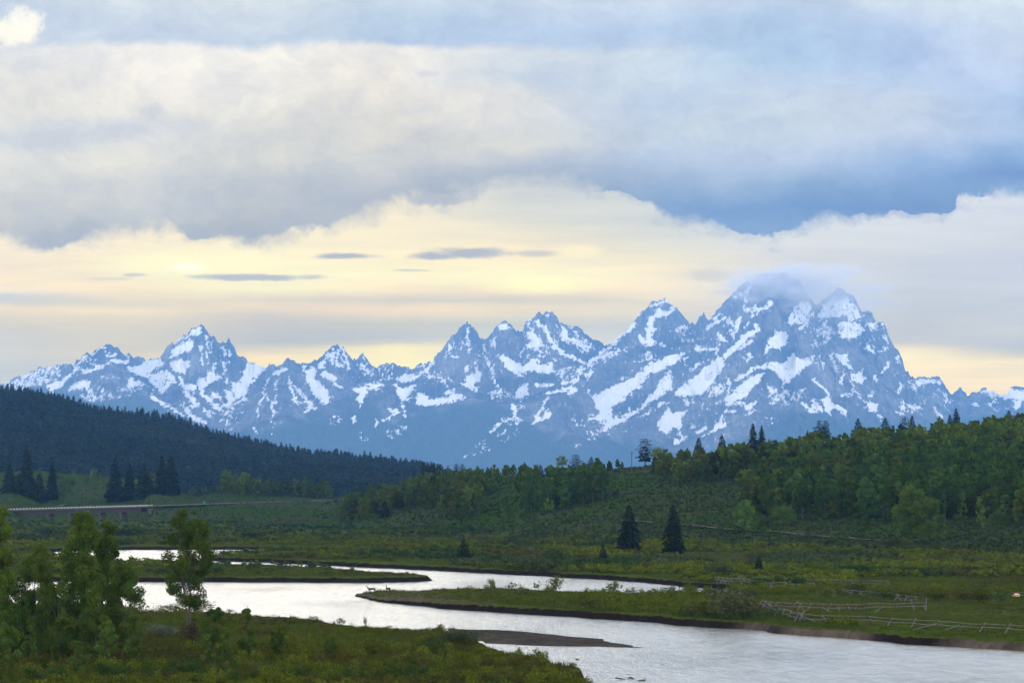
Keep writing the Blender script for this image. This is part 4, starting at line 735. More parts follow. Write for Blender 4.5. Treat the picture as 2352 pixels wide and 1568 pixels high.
CON = [
 ('spruce',1445,1268,110,62,'left one of the two tall dark spruces at the foot of the slope','spire'), ('spruce',1547,1276,118,56,'right one of the two tall dark spruces at the foot of the slope','spire'),
 ('small_spruce',1065,1289,54,40,'small dark spruce leaning over the willow flat beyond the river','spire'), ('small_spruce',1385,1292,38,30,'squat dark spruce in the willows left of the two tall spruces','spire'),
 ('small_spruce',1742,1316,42,24,'narrow dark spruce among grey willows above the zigzag fence','spire'), ('small_spruce',1241,1259,15,16,'tiny dark spruce at the far edge of the willow flat','spire'),
 ('pine',1482,1070,64,46,'broad lone pine on the skyline beside the utility pole','pine'), ('pine',1323,1088,44,34,'round topped pine on the skyline left of the small spruce','pine'), ('spruce',1358,1084,34,28,'small spruce on the skyline right of the round topped pine','spire'),
 ('spruce',1605,1052,48,26,'dark spruce on the skyline just right of the broad pine','spire'), ('spruce',1658,1045,52,22,'pointed spruce on the skyline left of the tallest one','spire'), ('spruce',1729,1056,76,24,'tallest narrow spruce on the middle of the hill skyline','spire'), ('spruce',1750,1044,62,18,'slim spruce right beside the tallest one on the skyline','spire'),
 ('spruce',1817,1018,20,9,'tiny spruce tip on the skyline','spire'), ('spruce',1838,1014,25,9,'tiny pointed spruce on the skyline between taller ones','spire'), ('spruce',1855,1014,34,12,'left spruce of a tight skyline trio','spire'), ('spruce',1862,1014,30,10,'right spruce of a tight skyline trio','spire'),
 ('pine',1882,1006,50,24,'left pine of a rounded skyline pair','pine'), ('pine',1896,1004,48,22,'right pine of a rounded skyline pair','pine'), ('spruce',1972,1000,46,28,'stout spruce on the skyline over the middle of the wood','spire'), ('spruce',2034,996,44,28,'leaning spruce on the skyline over the right half of the wood','spire'),
 ('pine',2076,990,42,30,'dark flat topped pine on the right skyline','pine'), ('spruce',2094,1004,44,20,'dark spruce just below the flat topped pine','spire'), ('spruce',2182,972,38,18,'left spruce of the tall pair on the right skyline','spire'), ('spruce',2197,974,50,22,'right spruce of the tall pair on the right skyline','spire'), ('spruce',2318,958,34,26,'dark spruce rising at the far right end of the skyline','spire'),
 ('pine',975,1096,42,26,'leftmost dark pine of the clump at the left end of the hill','pine'), ('pine',992,1094,42,24,'middle dark pine of the clump at the left end of the hill','pine'), ('pine',1008,1094,36,22,'right dark pine of the clump at the left end of the hill','pine'), ('spruce',1028,1092,26,14,'small spruce between two pine clumps on the left skyline','spire'), ('pine',1048,1090,34,18,'left pine of a small skyline pair','pine'), ('pine',1062,1090,32,18,'right pine of a small skyline pair','pine'),
 ('spruce',1120,1092,24,14,'spruce poking out of the aspens on the left skyline','spire'), ('spruce',1205,1096,36,18,'brownish spruce rising over the aspens above the grove','spire'), ('spruce',1241,1100,34,26,'dark spruce above the isolated grove','spire'),
 ('spruce',1816,1150,72,34,'large dark spruce inside the wood on the right hill','spire'), ('spruce',1806,1085,52,26,'dark spruce in the upper wood left of the middle','spire'), ('spruce',2325,1150,78,26,'dark spruce near the right edge inside the wood','spire'), ('spruce',2285,1140,70,24,'dark spruce inside the wood left of the rightmost one','spire'), ('spruce',2240,1040,42,34,'broad dark spruce in the clearing high on the hill','spire'), ('spruce',928,1165,46,28,'dark conifer among the aspens of the left grove','spire'), ('spruce',1098,1125,34,16,'narrow conifer in front of the skyline aspens','spire'), ('spruce',884,1190,42,26,'dark conifer low in the left grove','spire')]
for i, (nm_, px, by, hp, wd_, lab, kd) in enumerate(CON): one_conifer(nm_, px, by, hp * (1.12 if by < 1062 and px > 1550 else 1) + (4 if by < 1062 and px > 1780 else 0), wd_ * (1.25 if by < 1062 and px > 1550 else 1), lab, 300 + i, kd, nl=5200 if hp > 95 else 1500, ls=.028 if hp > 95 else .045, z0=.01 if hp > 95 else .04)
for i, (px, by, hp, wd_, lab) in enumerate([(62,1152,112,42,'tall dark spruce towering at the left behind the bridge'), (90,1156,66,44,'wide dark spruce at the foot of the tall one behind the bridge'), (120,1152,92,26,'slim dark spruce right of the tall one behind the bridge'), (22,1156,66,40,'dark spruce at the left edge behind the bridge'), (265,1150,102,42,'thick spruce left in the row of five behind the bridge'), (297,1146,90,28,'slim spruce second in the row of five behind the bridge'), (330,1150,84,38,'spruce in the middle of the row of five behind the bridge'), (372,1144,90,32,'fourth spruce in the row of five behind the bridge'), (393,1140,88,40,'rightmost spruce in the row of five behind the bridge'), (345,1148,40,30,'low conifer in front of the row of five spruces'), (44,1158,46,40,'low conifer beside the bridge approach')]):
    one_conifer('spruce', px, by, hp, wd_, lab, 400 + i, 'spire', d=2010 + (i % 3) * 14, nl=1500, ls=.05, group='spruces behind the bridge')

# ------------------------------------------------------------------ forest on the ridge: the nearest row of the brow one by one, the rest as a mass
def far_forest(n):
    px = rng.uniform(-420, 1130, n * 3); d = 3000 + 1640 * rng.random(n * 3) ** .8; z = zridge(px, d); x = (px - CX) / F * d
    py = HY - (z - EYE) / d * F; return px, py, np.stack([x, d, z], 1)
px, py, pos = far_forest(3900); keepf = thin(pos, 7.2)[:9500]; px, py, pos = px[keepf], py[keepf], pos[keepf]
hh = rng.uniform(11, 21, len(pos)) * (.8 + .4 * fbm(pos[:, 0] / 90, pos[:, 1] / 90, 2, 141))
brow = np.interp(px, SKX, SKY); prom = (py - hh / pos[:, 1] * F) - (brow - 22); cand = np.argsort(np.where((px > -10) & (px < 1010), prom, 1e6)); cand = cand[:230]
LF = ['dark spruce of the forested ridge standing out along its brow']; fp = []
for i in range(4):
    wd_ = (.30, .36, .26, .42)[i]; c_ = np.array(SPR) * (1, 1.25, .9, 1.1)[i]
    t_ = bpy.data.objects.new('ridge_spruce', None); t_.empty_display_size = .2; COL.objects.link(t_); tag(t_, LF[0], 'tree', 'spruces along the brow of the forested ridge'); link('crown', me_of('crown', conifer_arr(500 + i, wd_, 260, c_, n_whorl=12, ls=.11), M_needle), t_); fp.append(t_)
for j, ci in enumerate(cand):
    p = pos[ci]; s = float(hh[ci]); sc = (s * 1.1, s * 1.1, s)
    if j < 4: fp[j].location = p; fp[j].scale = sc
    else: dup(fp[j % 4], tuple(p), rng.uniform(0, 6.28), sc)
ms = np.ones(len(pos), bool); ms[cand] = False
pf = [conifer_arr(520 + i, (.34, .4, .3, .46)[i], 90, np.array(SPR) * (1, 1.2, .85, 1.3)[i], n_whorl=9, ls=.17) for i in range(4)]
n = ms.sum(); b_ = .65 + .8 * fbm(pos[ms][:, 0] / 120, pos[ms][:, 1] / 150, 3, 143) + (rng.random(n) - .5) * .5; warm = sst(.55, .75, fbm(pos[ms][:, 0] / 160, pos[ms][:, 1] / 200, 3, 147))
merge('conifer_forest', pf, pos[ms], np.stack([hh[ms] * 1.15, hh[ms]], 1), rng.uniform(0, 6.28, n), M_needlestuff, np.stack([b_ * (1 + .9 * warm), b_ * (1 + .35 * warm), b_ * (1 + .35 * warm)], 1))
# ------------------------------------------------------------------ low vegetation
def bush_arr(seed, nl, ls, col=(1, 1, 1), upr=.35, nb=5, cv=.35, stemmy=0.):
    """unit bush: width 1, height 1, from the ground up"""
    r = np.random.default_rng(seed); bl = []
    for i in range(nb):
        q = r.random() * 6.28; rad = .30 * r.random() ** .5; rr_ = .16 + .12 * r.random(); bl.append((math.cos(q) * rad, math.sin(q) * rad, .36 + .3 * r.random(), rr_, .30 + .12 * r.random()))
    pts, k = crown_pts(nl, bl, r); pts[:, 2] = np.abs(pts[:, 2]); bc = 1 + (r.random(nb) - .5) * cv
    if stemmy: pts[:, :2] *= (stemmy + (1 - stemmy) * np.clip(pts[:, 2:3], 0, 1) * 1.3)
    c = np.array(col)[None] * (bc[k] * (1 + (r.random(nl) - .5) * cv) * 1)[:, None]; V, Fq = rot_quads(pts, ls * (.6 + .8 * r.random(nl)), 1.7, upr, r); return V, Fq, np.repeat(c, 4, 0)
def tuft_arr(seed, n, w=.05):
    r = np.random.default_rng(seed); q = r.random(n) * 6.28; rad = .5 * r.random(n) ** .6; b = np.stack([np.cos(q) * rad, np.sin(q) * rad, np.zeros(n)], 1)
    h = .45 + .55 * r.random(n); tip = b + np.stack([r.normal(size=n) * .12, r.normal(size=n) * .12, h], 1); s = np.stack([np.cos(q * 3), np.sin(q * 3), np.zeros(n)], 1) * w; mid = (b + tip) * .5
    V = np.stack([b - s, b + s, mid + s * .8 , tip], 1).reshape(-1, 3); return V, np.arange(4 * n).reshape(n, 4), np.repeat(np.ones((n, 3)) * (.75 + .5 * r.random((n, 1))), 4, 0)
def cover(name, n, y0, y1, protos, wr_, hr_, colfn, accept, x0=-240, x1=2620, mt=None):
    n = int(n * 1.15)
    px = rng.uniform(x0, x1, n); py = rng.uniform(y0, y1, n); h = hit(px, py); ok = ~np.isnan(h[:, 0]); px, py, h = px[ok], py[ok], h[ok]
    zz, s, b = height(h[:, 0], h[:, 1], True); h[:, 2] = zz; ok = accept(px, py, h, s, b); px, py, h = px[ok], py[ok], h[ok]; n = len(h)
    if not n: return
    vz = .7 + .6 * fbm(h[:, 0] / 12, h[:, 1] / 18, 2, 151); sc = np.stack([rng.uniform(*wr_, n), rng.uniform(*hr_, n) * vz], 1)
    merge(name, protos, h - [0, 0, .04], sc, rng.uniform(0, 6.28, n), mt or M_leafstuff, colfn(px, py, h))
def cmix(base, alts, h, f1, seed):           # patches of other species / dead growth
    n = len(h); c = np.tile(np.array(base), (n, 1)) * (.78 + .44 * fbm(h[:, 0] / 10, h[:, 1] / 26, 3, seed))[:, None]
    for k, (a, lo, hi, sc_) in enumerate(alts):
        m_ = sst(lo, hi, fbm(h[:, 0] / sc_, h[:, 1] / (sc_ * 1.8), 3, seed + 7 * k + 3))[:, None]; c = c * (1 - m_) + np.array(a) * m_
    return c * (1 + (rng.random((n, 1)) - .5) * .35) * (1 + (rng.random((n, 3)) - .5) * .08)
YG, DG, GG, RD, ST = (.062,.078,.008), (.020,.040,.012), (.034,.048,.024), (.044,.044,.014), (.056,.058,.024)
past = lambda px, py: (px > 1990 - (py - 1372) * .3) & (py > 1374) & (py < 1478)
foot = lambda px: np.interp(px, KX, KF)
bush1 = [bush_arr(600 + i, 46, .17) for i in range(5)]
# willow carpet over the far flats
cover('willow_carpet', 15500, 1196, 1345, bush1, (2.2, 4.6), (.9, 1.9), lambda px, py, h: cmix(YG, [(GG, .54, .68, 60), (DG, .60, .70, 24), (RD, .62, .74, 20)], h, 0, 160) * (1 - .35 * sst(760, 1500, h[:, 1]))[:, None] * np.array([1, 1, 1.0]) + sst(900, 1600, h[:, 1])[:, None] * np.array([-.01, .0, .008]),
      lambda px, py, h, s, b: (s < -4.5) & (h[:, 1] < foot(px) + 30) & ~((px < 1040) & (h[:, 1] > 625) & (h[:, 1] < 785) & (rng.random(len(px)) < .85)) & (h[:, 1] > 560) & ~((px > 1960) & (py > 1325)) & ~((px > 400) & (px < 1040) & (h[:, 1] < 690) & (h[:, 1] > 620) & (rng.random(len(px)) < .6)) & (fbm(h[:, 0] / 30, h[:, 1] / 45, 2, 171) > .25))
bush2 = [bush_arr(620 + i, 90, .12, upr=.5) for i in range(5)]
# willows and tall growth on the middle meadow
cover('willow_scrub', 5200, 1348, 1452, bush2, (1.5, 3.0), (.7, 1.7), lambda px, py, h: cmix(YG, [(RD, .60, .74, 16), (GG, .60, .7, 22)], h, 0, 190) * .9,
      lambda px, py, h, s, b: (s < -3.0) & (px > 1010) & ~past(px, py) & (h[:, 1] > 395) & (rng.random(len(px)) < .25 + .75 * sst(1250, 1500, px)) & (py < 1352 + .075 * (px - 800) + 22) & ~((px > 1740) & (py > 1366) & (py < 1440)))
bush3 = [bush_arr(640 + i, 190, .085, upr=.5, nb=7) for i in range(6)]
# brush on the near bank
cover('near_brush', 3300, 1392, 1640, bush3, (1.0, 2.4), (.45, 1.25), lambda px, py, h: cmix((.050,.062,.009), [(RD, .46, .62, 14), (DG, .60, .72, 10), (GG, .68, .76, 12)], h, 0, 210) * np.array([1.2, 1.12, 1.0]),
      lambda px, py, h, s, b: (s < -1.6) & (h[:, 1] < 520) & (px < 1400) & (py > 1383 + np.clip(px - 500, 0, 600) * .115) & (b < -3) & (fbm(h[:, 0] / 7, h[:, 1] / 12, 2, 231) > .40 - .3 * sst(1480, 1560, py)))
cover('near_brush', 900, 1490, 1650, bush3, (1.3, 3.0), (.8, 1.7), lambda px, py, h: cmix((.060,.076,.010), [(DG, .58, .72, 8), (RD, .6, .75, 9)], h, 0, 215) * 1.1, lambda px, py, h, s, b: (s < -3) & (px < 1330))
tufts = [tuft_arr(660 + i, 14, .045) for i in range(5)]
gcol = lambda px, py, h: cmix((.050,.064,.009), [(ST, .55, .72, 9), (RD, .55, .7, 20)], h, 0, 250)
cover('grass', 26000, 1384, 1640, tufts, (.5, 1.1), (.35, .85), lambda px, py, h: gcol(px, py, h) * .82, lambda px, py, h, s, b: (s < -1.6) & (h[:, 1] < 520) & (b < -2) & (px < 1420) & (py > 1380 + np.clip(px - 500, 0, 600) * .10))
cover('grass', 26000, 1345, 1500, tufts, (.6, 1.3), (.28, .7), lambda px, py, h: cmix((.044,.058,.008), [(ST, .6, .75, 12), ((.04,.062,.012), .5, .65, 20)], h, 0, 270) * .85, lambda px, py, h, s, b: (s < -1.0 - h[:, 1] * .0025) & (h[:, 1] > 330) & (px > 830) & ~past(px, py) & (py > 1350) & (h[:, 2] > .3))
cover('grass', 15000, 1368, 1500, tufts, (.6, 1.4), (.12, .3), lambda px, py, h: cmix((.034,.048,.005), [(ST, .66, .8, 12), ((.024,.046,.006), .5, .65, 16)], h, 0, 275) * .85, lambda px, py, h, s, b: (s < -2.2) & past(px, py))
cover('grass', 14000, 1258, 1345, tufts, (.8, 1.8), (.35, .8), lambda px, py, h: cmix((.044,.060,.008), [(ST, .6, .75, 20), (RD, .56, .7, 26)], h, 0, 280) * .85, lambda px, py, h, s, b: (s < -1.4 - h[:, 1] * .0028))
# sagebrush on the slopes
sage = [bush_arr(680 + i, 13, .34, upr=.1, nb=3) for i in range(4)]
cover('sagebrush', 23000, 1062, 1305, sage, (.9, 2.2), (.45, .95), lambda px, py, h: cmix((.030,.044,.020), [((.024,.046,.008), .50, .64, 40), ((.018,.032,.010), .60, .74, 26)], h, 0, 290), lambda px, py, h, s, b: (h[:, 1] > foot(px) - 12) & (h[:, 1] < 2300))
cover('undergrowth', 2600, 1066, 1215, bush1, (2, 4), (1., 2.4), lambda px, py, h: cmix((.034,.060,.014), [(DG, .5, .7, 30)], h, 0, 300), lambda px, py, h, s, b: (h[:, 1] > foot(px) + 40) & (h[:, 1] < 2300) & ((sdf(REG[0][0], px, py) > -8) | (sdf(REG[1][0], px, py) > -8) | ((fbm(h[:, 0] / 40, h[:, 1] / 60, 3, 311) > .70))))

# ------------------------------------------------------------------ bushes one could point to
def bush(name, px, by, hp, wp_, lab, col, seed, nl=500, ls=.07, cat='shrub', upr=.4, stem=0., group=None):
    p = hit1(px, by); p[2] = float(height(p[:1], p[1:2])[0]); u = p[1] / F
    o = link(name, me_of(name, bush_arr(seed, nl, ls, col, upr, 8, .35, stem), M_leaf), None, tuple(p)); o.scale = (wp_ * u * 1.35, wp_ * u * 1.1, hp * u * 1.12); return tag(o, lab, cat, group)
BU = [(1128,1354,26,18,'leafy bush on the river edge of the meadow, nearest the deer',(.058,.066,.012)), (1275,1359,36,38,'thin upright willow with bare tips against the back channel',(.06,.07,.02)), (1408,1363,30,36,'bushy willow on the meadow edge right of the thin upright one',(.06,.07,.014)), (1545,1364,18,14,'little pointed shrub on the meadow edge left of the channel end',(.055,.065,.014)), (1580,1364,16,14,'last small shrub on the meadow edge before the channel end',(.055,.065,.014)),
 (1690,1424,66,110,'large grey willow clump left of the corner of the corral',(.048,.052,.026)), (1620,1418,44,70,'yellow green willow clump left of the large grey one',(.06,.066,.014)), (1775,1418,26,40,'low grey willow below the large clump beside the corral',(.04,.056,.03)),
 (2020,1376,30,64,'dark olive bush at the left end of the hedge by the pasture',(.036,.05,.014)), (2085,1376,26,52,'yellow olive bush second in the hedge by the pasture',(.06,.062,.012)), (2150,1380,28,60,'round bush third in the hedge by the pasture',(.056,.062,.012)), (2205,1384,30,50,'brownish bush in the middle of the hedge by the pasture',(.058,.05,.016)), (2255,1386,26,56,'bush fifth in the hedge by the pasture',(.056,.056,.012)), (2302,1390,34,42,'dark rounded bush at the right end of the hedge by the pasture',(.034,.05,.016)), (1960,1364,24,44,'dark green bush left of the hedge behind the broken rails',(.034,.05,.016)), (1905,1374,30,50,'green bush behind the leaning rails',(.05,.06,.014)),
 (1287,1302,44,62,'dense dark green willow beside the back channel',(.028,.046,.018)), (865,1275,24,54,'dark green willow on the flat behind the long dark bank',(.03,.048,.018)), (1010,1280,20,20,'small round dark bush left of the leaning spruce',(.03,.046,.018)), (1082,1280,24,40,'grey green willow right behind the leaning spruce',(.034,.05,.018)), (835,1282,24,34,'greyish bush left of the dark green willow on the flat',(.036,.046,.024)), (1655,1326,34,70,'wide grey willow above the left end of the zigzag fence',(.034,.046,.026)), (1790,1318,22,40,'blue green bush right of the narrow spruce',(.028,.044,.022)), (1160,1292,30,26,'narrow grey bush between the leaning and the squat spruce',(.036,.05,.02)),
 (1513,1225,44,36,'rounded green bush between the two tall spruces',(.04,.056,.016)), (2047,1266,26,24,'dark bush at the end of the dirt track',(.026,.036,.012)), (2085,1258,18,26,'low olive bush left of the big cottonwoods',(.044,.054,.014)), (1845,1243,18,32,'dark bush just below the dirt track',(.03,.044,.018)), (1905,1250,13,34,'flat dark bush below the dirt track right of the taller one',(.03,.044,.018)), (1755,1202,14,20,'small bush above the dirt track',(.03,.044,.018)),
 (1100,1258,14,40,'low bush at the foot of the slope',(.034,.05,.018)), (2095,1318,20,30,'dark bush on the flat above the hedge',(.03,.044,.018)), (2270,1312,18,24,'dark rounded bush on the flat at the right',(.03,.044,.018)), (395,1245,20,60,'dark thicket beyond the far pool',(.022,.038,.02)), (110,1232,24,60,'dark thicket below the bridge at the left',(.022,.038,.02)), (300,1236,22,66,'dark thicket below the right end of the bridge',(.022,.038,.02)), (580,1240,18,60,'dark thicket beyond the right end of the far pool',(.024,.04,.02))]
for i, (px, by, hp, wd_, lab, c) in enumerate(BU): bush('willow_bush', px, by, hp, wd_, lab, c, 700 + i, 620 if wd_ > 55 else 330, .065 if wd_ > 55 else .08, stem=.45 if 'thin' in lab else 0.)
for i, (px, by, hp, wd_, lab, c) in enumerate([(372,1466,30,92,'silvery grey shrub on the near bank right of the tall cottonwoods',(.075,.095,.082)), (1075,1482,36,130,'broad grey green willow on the near bank beside the gravel bar',(.045,.062,.034)), (1010,1462,26,46,'yellow green bush at the water edge of the near bank',(.062,.068,.012)), (430,1486,64,44,'dark brown stemmed bush under the lone cottonwood',(.030,.022,.020)), (388,1400,22,70,'leafy scrub at the foot of the lone cottonwood',(.04,.055,.012)), (462,1404,30,66,'leafy scrub right of the foot of the lone cottonwood',(.045,.06,.012)), (838,1442,26,14,'single thin weed standing against the river',(.05,.045,.02)), (1040,1452,22,12,'spindly shoot above the water on the near bank',(.06,.066,.014)), (310,1424,40,60,'bush on the water edge right of the cottonwood group',(.045,.056,.012))]):
    bush('shrub', px, by, hp, wd_, lab, c, 760 + i, 1500 if wd_ > 60 else 500, .035 if wd_ > 60 else .05, stem=.4 if 'thin' in lab or 'spindly' in lab else 0.)

# ------------------------------------------------------------------ broadleaf trees seen one by one
CB = 2.6; CBC = np.array([1.5, 1.75, 1.4])
def cotton(px, by, hp, wp_, lab, seed, shape='oval', z0=.12, nl=6000, ls=.014, col=COT, nb=26, bark=None, name='cottonwood', group=None, forks=1, env=.6):
    p = hit1(px, by); p[2] = float(height(p[:1], p[1:2])[0]); s = hp * p[1] / F; wd_ = wp_ / hp
    arr = broad_mesh(seed, wd_ * 1.05, z0, int(nl * 2.9), ls * .68, np.array(col) * CBC, int(nb * CB), shape, cv=.34, env=env)
    t_ = thing(name, lab, 'tree', tuple(p), seed * .7, group, s)
    link('crown', me_of('crown', arr, M_leaf), t_); tr = link('trunk', trunk_mesh(arr[3], .008, bark or M_barkd, seed, limbs=14), t_)
    if forks > 1: t2 = link('trunk', trunk_mesh(arr[3], .007, bark or M_barkd, seed + 5, .12, limbs=6), t_); t2.location = (.012, .0, 0)
    return t_
cotton(2098, 1250, 134, 78, 'large rounded cottonwood standing in front of the wood', 801, 'oval', .1, 4200, .030, (.046,.064,.016), 30)
cotton(2143, 1252, 112, 56, 'cottonwood leaning against the right side of the large rounded one', 802, 'oval', .08, 2600, .034, (.040,.060,.016), 22)
cotton(2062, 1238, 78, 34, 'smaller tree at the left foot of the large rounded cottonwood', 809, 'oval', .06, 1300, .04, (.034,.052,.016), 14)
cotton(1712, 1226, 78, 46, 'round crowned tree on a short stem just above the dirt track', 803, 'oval', .2, 1600, .04, (.036,.056,.016), 18)
cotton(2252, 1222, 84, 26, 'tall slender pale tree at the edge of the wood on the right', 804, 'col', .08, 1400, .035, (.046,.062,.018), 14)
cotton(2292, 1214, 40, 40, 'small round tree right of the slender pale one', 805, 'oval', .05, 1000, .06, (.034,.054,.016), 12)
cotton(1262, 1178, 34, 26, 'small bright round tree in front of the isolated grove', 806, 'oval', .05, 800, .06, (.040,.066,.016), 10)
cotton(522, 1140, 62, 30, 'tall round tree rising over the row behind the highway', 807, 'oval', .2, 1000, .05, (.038,.062,.018), 12)
cotton(146, 1150, 60, 34, 'green tree between the spruce groups behind the bridge', 808, 'oval', .05, 1000, .05, (.032,.056,.016), 12)
cotton(1290, 1085, 46, 26, 'sparse pale tree against the mountains on the left skyline', 810, 'oval', .25, 360, .06, (.045,.062,.02), 9)
cotton(1515, 1068, 40, 40, 'light green tree just right of the broad pine', 811, 'oval', .05, 900, .05, (.05,.07,.02), 12)
cotton(1800, 1208, 44, 60, 'dense low tree at the front edge of the wood', 812, 'oval', .03, 1500, .05, (.03,.05,.016), 14)
NEAR = [(434,1462,300,100,'lone tall cottonwood on the near bank with open lower crown','oval',.20,9500,.0125,(.034,.046,.010),2,30), (186,1508,345,104,'tallest cottonwood of the near left group','col',.16,10500,.0125,(.032,.045,.010),1,30), (246,1500,312,78,'cottonwood right behind the tallest one of the group','col',.22,7000,.013,(.034,.047,.010),1,24),
 (2,1515,372,96,'cottonwood cut by the left edge of the picture','col',.10,9500,.012,(.034,.047,.010),1,28), (88,1500,258,88,'broad crowned young cottonwood second from the left edge','oval',.14,7500,.015,(.036,.048,.011),1,24), (284,1512,228,90,'leafy cottonwood at the right side of the near group','oval',.06,8500,.016,(.032,.045,.010),1,28), (135,1520,190,70,'lower cottonwood in front of the tallest one','oval',.05,5500,.018,(.030,.043,.010),1,20), (222,1520,180,66,'low cottonwood between the tallest and the rightmost one','oval',.05,5500,.018,(.034,.047,.011),1,20), (110,1506,176,84,'leafy young cottonwood filling the gap left of the tallest one','col',.03,5500,.018,(.034,.047,.011),1,20), (212,1500,206,84,'leafy cottonwood just right of the trunk of the tallest one','col',.03,6000,.017,(.033,.046,.011),1,20), (22,1502,196,80,'bushy cottonwood at the foot of the one cut by the left edge','col',.03,5500,.018,(.032,.045,.011),1,20), (48,1520,160,60,'low dark cottonwood near the left edge','oval',.05,4500,.02,(.026,.040,.010),1,18)]
for i, (px, by, hp, wd_, lab, shp, z0, nl, ls, c, fk, nb) in enumerate(NEAR): cotton(px, by, hp, wd_, lab, 830 + i, shp, z0, nl, ls, c, nb, forks=fk)
SAP = [(565,1518,146,46,'tallest sapling right of the lone cottonwood, pointed top against the river'), (492,1512,118,54,'sapling between the lone cottonwood and the pointed one'), (520,1526,96,38,'small sapling just left of the pointed one'), (470,1526,84,40,'dark sapling below the lone cottonwood'), (636,1512,72,36,'sapling standing alone on the open near bank'), (758,1516,66,40,'rightmost sapling on the near bank'), (305,1532,150,50,'sapling at the right foot of the cottonwood group'), (238,1536,110,46,'sapling in front of the cottonwood group'), (124,1540,104,42,'sapling with bare lower stem in front of the group'), (66,1524,130,44,'dark narrow sapling near the left edge'), (20,1540,120,50,'sapling in the left bottom corner'), (180,1546,90,50,'round sapling below the tallest cottonwood')]
for i, (px, by, hp, wd_, lab) in enumerate(SAP): cotton(px, by, hp, wd_, lab, 860 + i, ('cone', 'oval', 'cone')[i % 3], .06, 2600, .026, np.array(COT) * (.75 + .1 * (i % 4)), 14, name='sapling', env=.8)

# ------------------------------------------------------------------ jack-leg fences of weathered poles
def fence(label, bucks, hm, seed, rails=((.93, 1), (.50, 1)), skip=(), extra=(), low=1.05, thick=.055, crooked=.06):
    r = random.Random(seed); G = []
    for px, by in bucks:
        p = P2(px, by, 1.05); G.append((p[0], p[1], float(height(np.array([p[0]]), np.array([p[1]]))[0])))
    t_ = thing('pole_fence', label, 'fence', G[0]); O = np.array(G[0])
    for i, g_ in enumerate(G):
        a, b = G[max(i - 1, 0)], G[min(i + 1, len(G) - 1)]; dx, dy = b[0] - a[0], b[1] - a[1]; ln = math.hypot(dx, dy) or 1; tx, ty = dx / ln, dy / ln; nx, ny = -ty, tx
        g0 = np.array(g_) - O; rot = r.uniform(-.35, .35); nx, ny = nx * math.cos(rot) - ny * math.sin(rot), nx * math.sin(rot) + ny * math.cos(rot)
        for sgn in (-1, 1):
            k1, k2, al = .55 + r.uniform(-.1, .15), .20 + r.uniform(-.05, .1), r.uniform(.08, .26) * sgn
            p0 = g0 + np.array([nx * k1 * sgn + tx * al, ny * k1 * sgn + ty * al, -.08]); p1 = g0 + np.array([-nx * k2 * sgn - tx * al * .45, -ny * k2 * sgn - ty * al * .45, hm * r.uniform(1.0, 1.14)])
            MB().tube([p0, p1], [thick * 1.35, thick * 1.05], 6).build('jack_leg', M_logd if r.random() < .62 else M_log, t_)
    for (f_, _) in rails:
        for i in range(len(G) - 1):
            if (i, f_) in skip: continue
            a, b = np.array(G[i]) - O, np.array(G[i + 1]) - O; v = b - a; e = v / (np.linalg.norm(v) + 1e-6)
            a = a - e * .35 + np.array([0, 0, hm * f_ + r.uniform(-crooked, crooked)]); b = b + e * .35 + np.array([0, 0, hm * f_ + r.uniform(-crooked, crooked)])
            MB().tube([a, (a + b) / 2 + np.array([0, 0, r.uniform(-.03, .02)]), b], [thick, thick * .9, thick * .75], 6).build('rail', M_log, t_)
    for (xa, ya, za, xb, yb, zb) in extra:
        a = np.array(P2(xa, ya, 1.05) + (1 + za,)) - O; b = np.array(P2(xb, yb, 1.05) + (1 + zb,)) - O; MB().tube([a, b], [thick, thick * .8], 6).build('rail', M_log, t_)
    return t_
fence('long two rail pole fence along the river bank running out to the right', [(1892,1431),(1946,1433),(1996,1435),(2047,1439),(2100,1442.5),(2154,1446),(2207,1450),(2259,1452.5),(2317,1455),(2376,1459),(2436,1463),(2500,1467)], 1.18, 1, extra=((2095,1447,.1,2157,1441,.75), (2165,1448,.1,2206,1446,.7), (1850,1428,.75,1886,1432,.05), (1842,1424,1.05,1892,1431,1.08), (1846,1427,.5,1892,1431,.55)))
fence('collapsed corner of the corral, a tangle of crossed poles facing the river', [(1750,1396),(1757,1400),(1763,1403),(1770,1407),(1777,1410),(1788,1416),(1800,1419),(1815,1422),(1824,1424),(1830,1426),(1836,1427),(1842,1427),(1848,1428)], 1.15, 2, skip=((2,.5),(4,.93),(8,.93),(9,.5)), crooked=.22, extra=((1744,1398,.2,1762,1404,1.1),(1752,1404,.1,1778,1406,1.1),(1764,1413,.05,1790,1412,.7),(1822,1430,.05,1836,1421,1.1),(1838,1426,.8,1850,1418,1.25),(1812,1417,1.1,1838,1424,1.0),(1826,1421,.5,1846,1424,1.2)))
fence('back side of the corral, two rails with a leaning brace pole in the middle', [(1762,1400),(1782,1402),(1801,1403),(1822,1404.5),(1838,1405.5),(1860,1406),(1886,1406),(1906,1406),(1926,1405.5),(1948,1405),(1967,1404),(1990,1404),(2024,1403),(2056,1402.5),(2096,1401.5),(2123,1401)], 1.2, 3, skip=((3,.93),(6,.5)), crooked=.09, extra=((1898,1407,.05,1909,1402,1.3),(1886,1404,.8,1914,1408,.1),(2008,1405,.05,2030,1402,.7),(1822,1403,1.1,1835,1400,1.45)))
fence('short zigzag fence end at the channel, seen end on', [(1642,1337),(1651,1338),(1660,1339),(1669,1340),(1678,1341),(1688,1342),(1698,1343),(1709,1344),(1720,1346),(1731,1348)], 1.15, 4, crooked=.1)
fence('farthest long rail fence crossing the meadow under the slope', [(1699,1336),(1731,1338),(1765,1339),(1800,1340.5),(1840,1342),(1880,1343.5),(1919,1345),(1957,1346.5),(1998,1347.5),(2040,1348.5)], 1.2, 5, thick=.05)
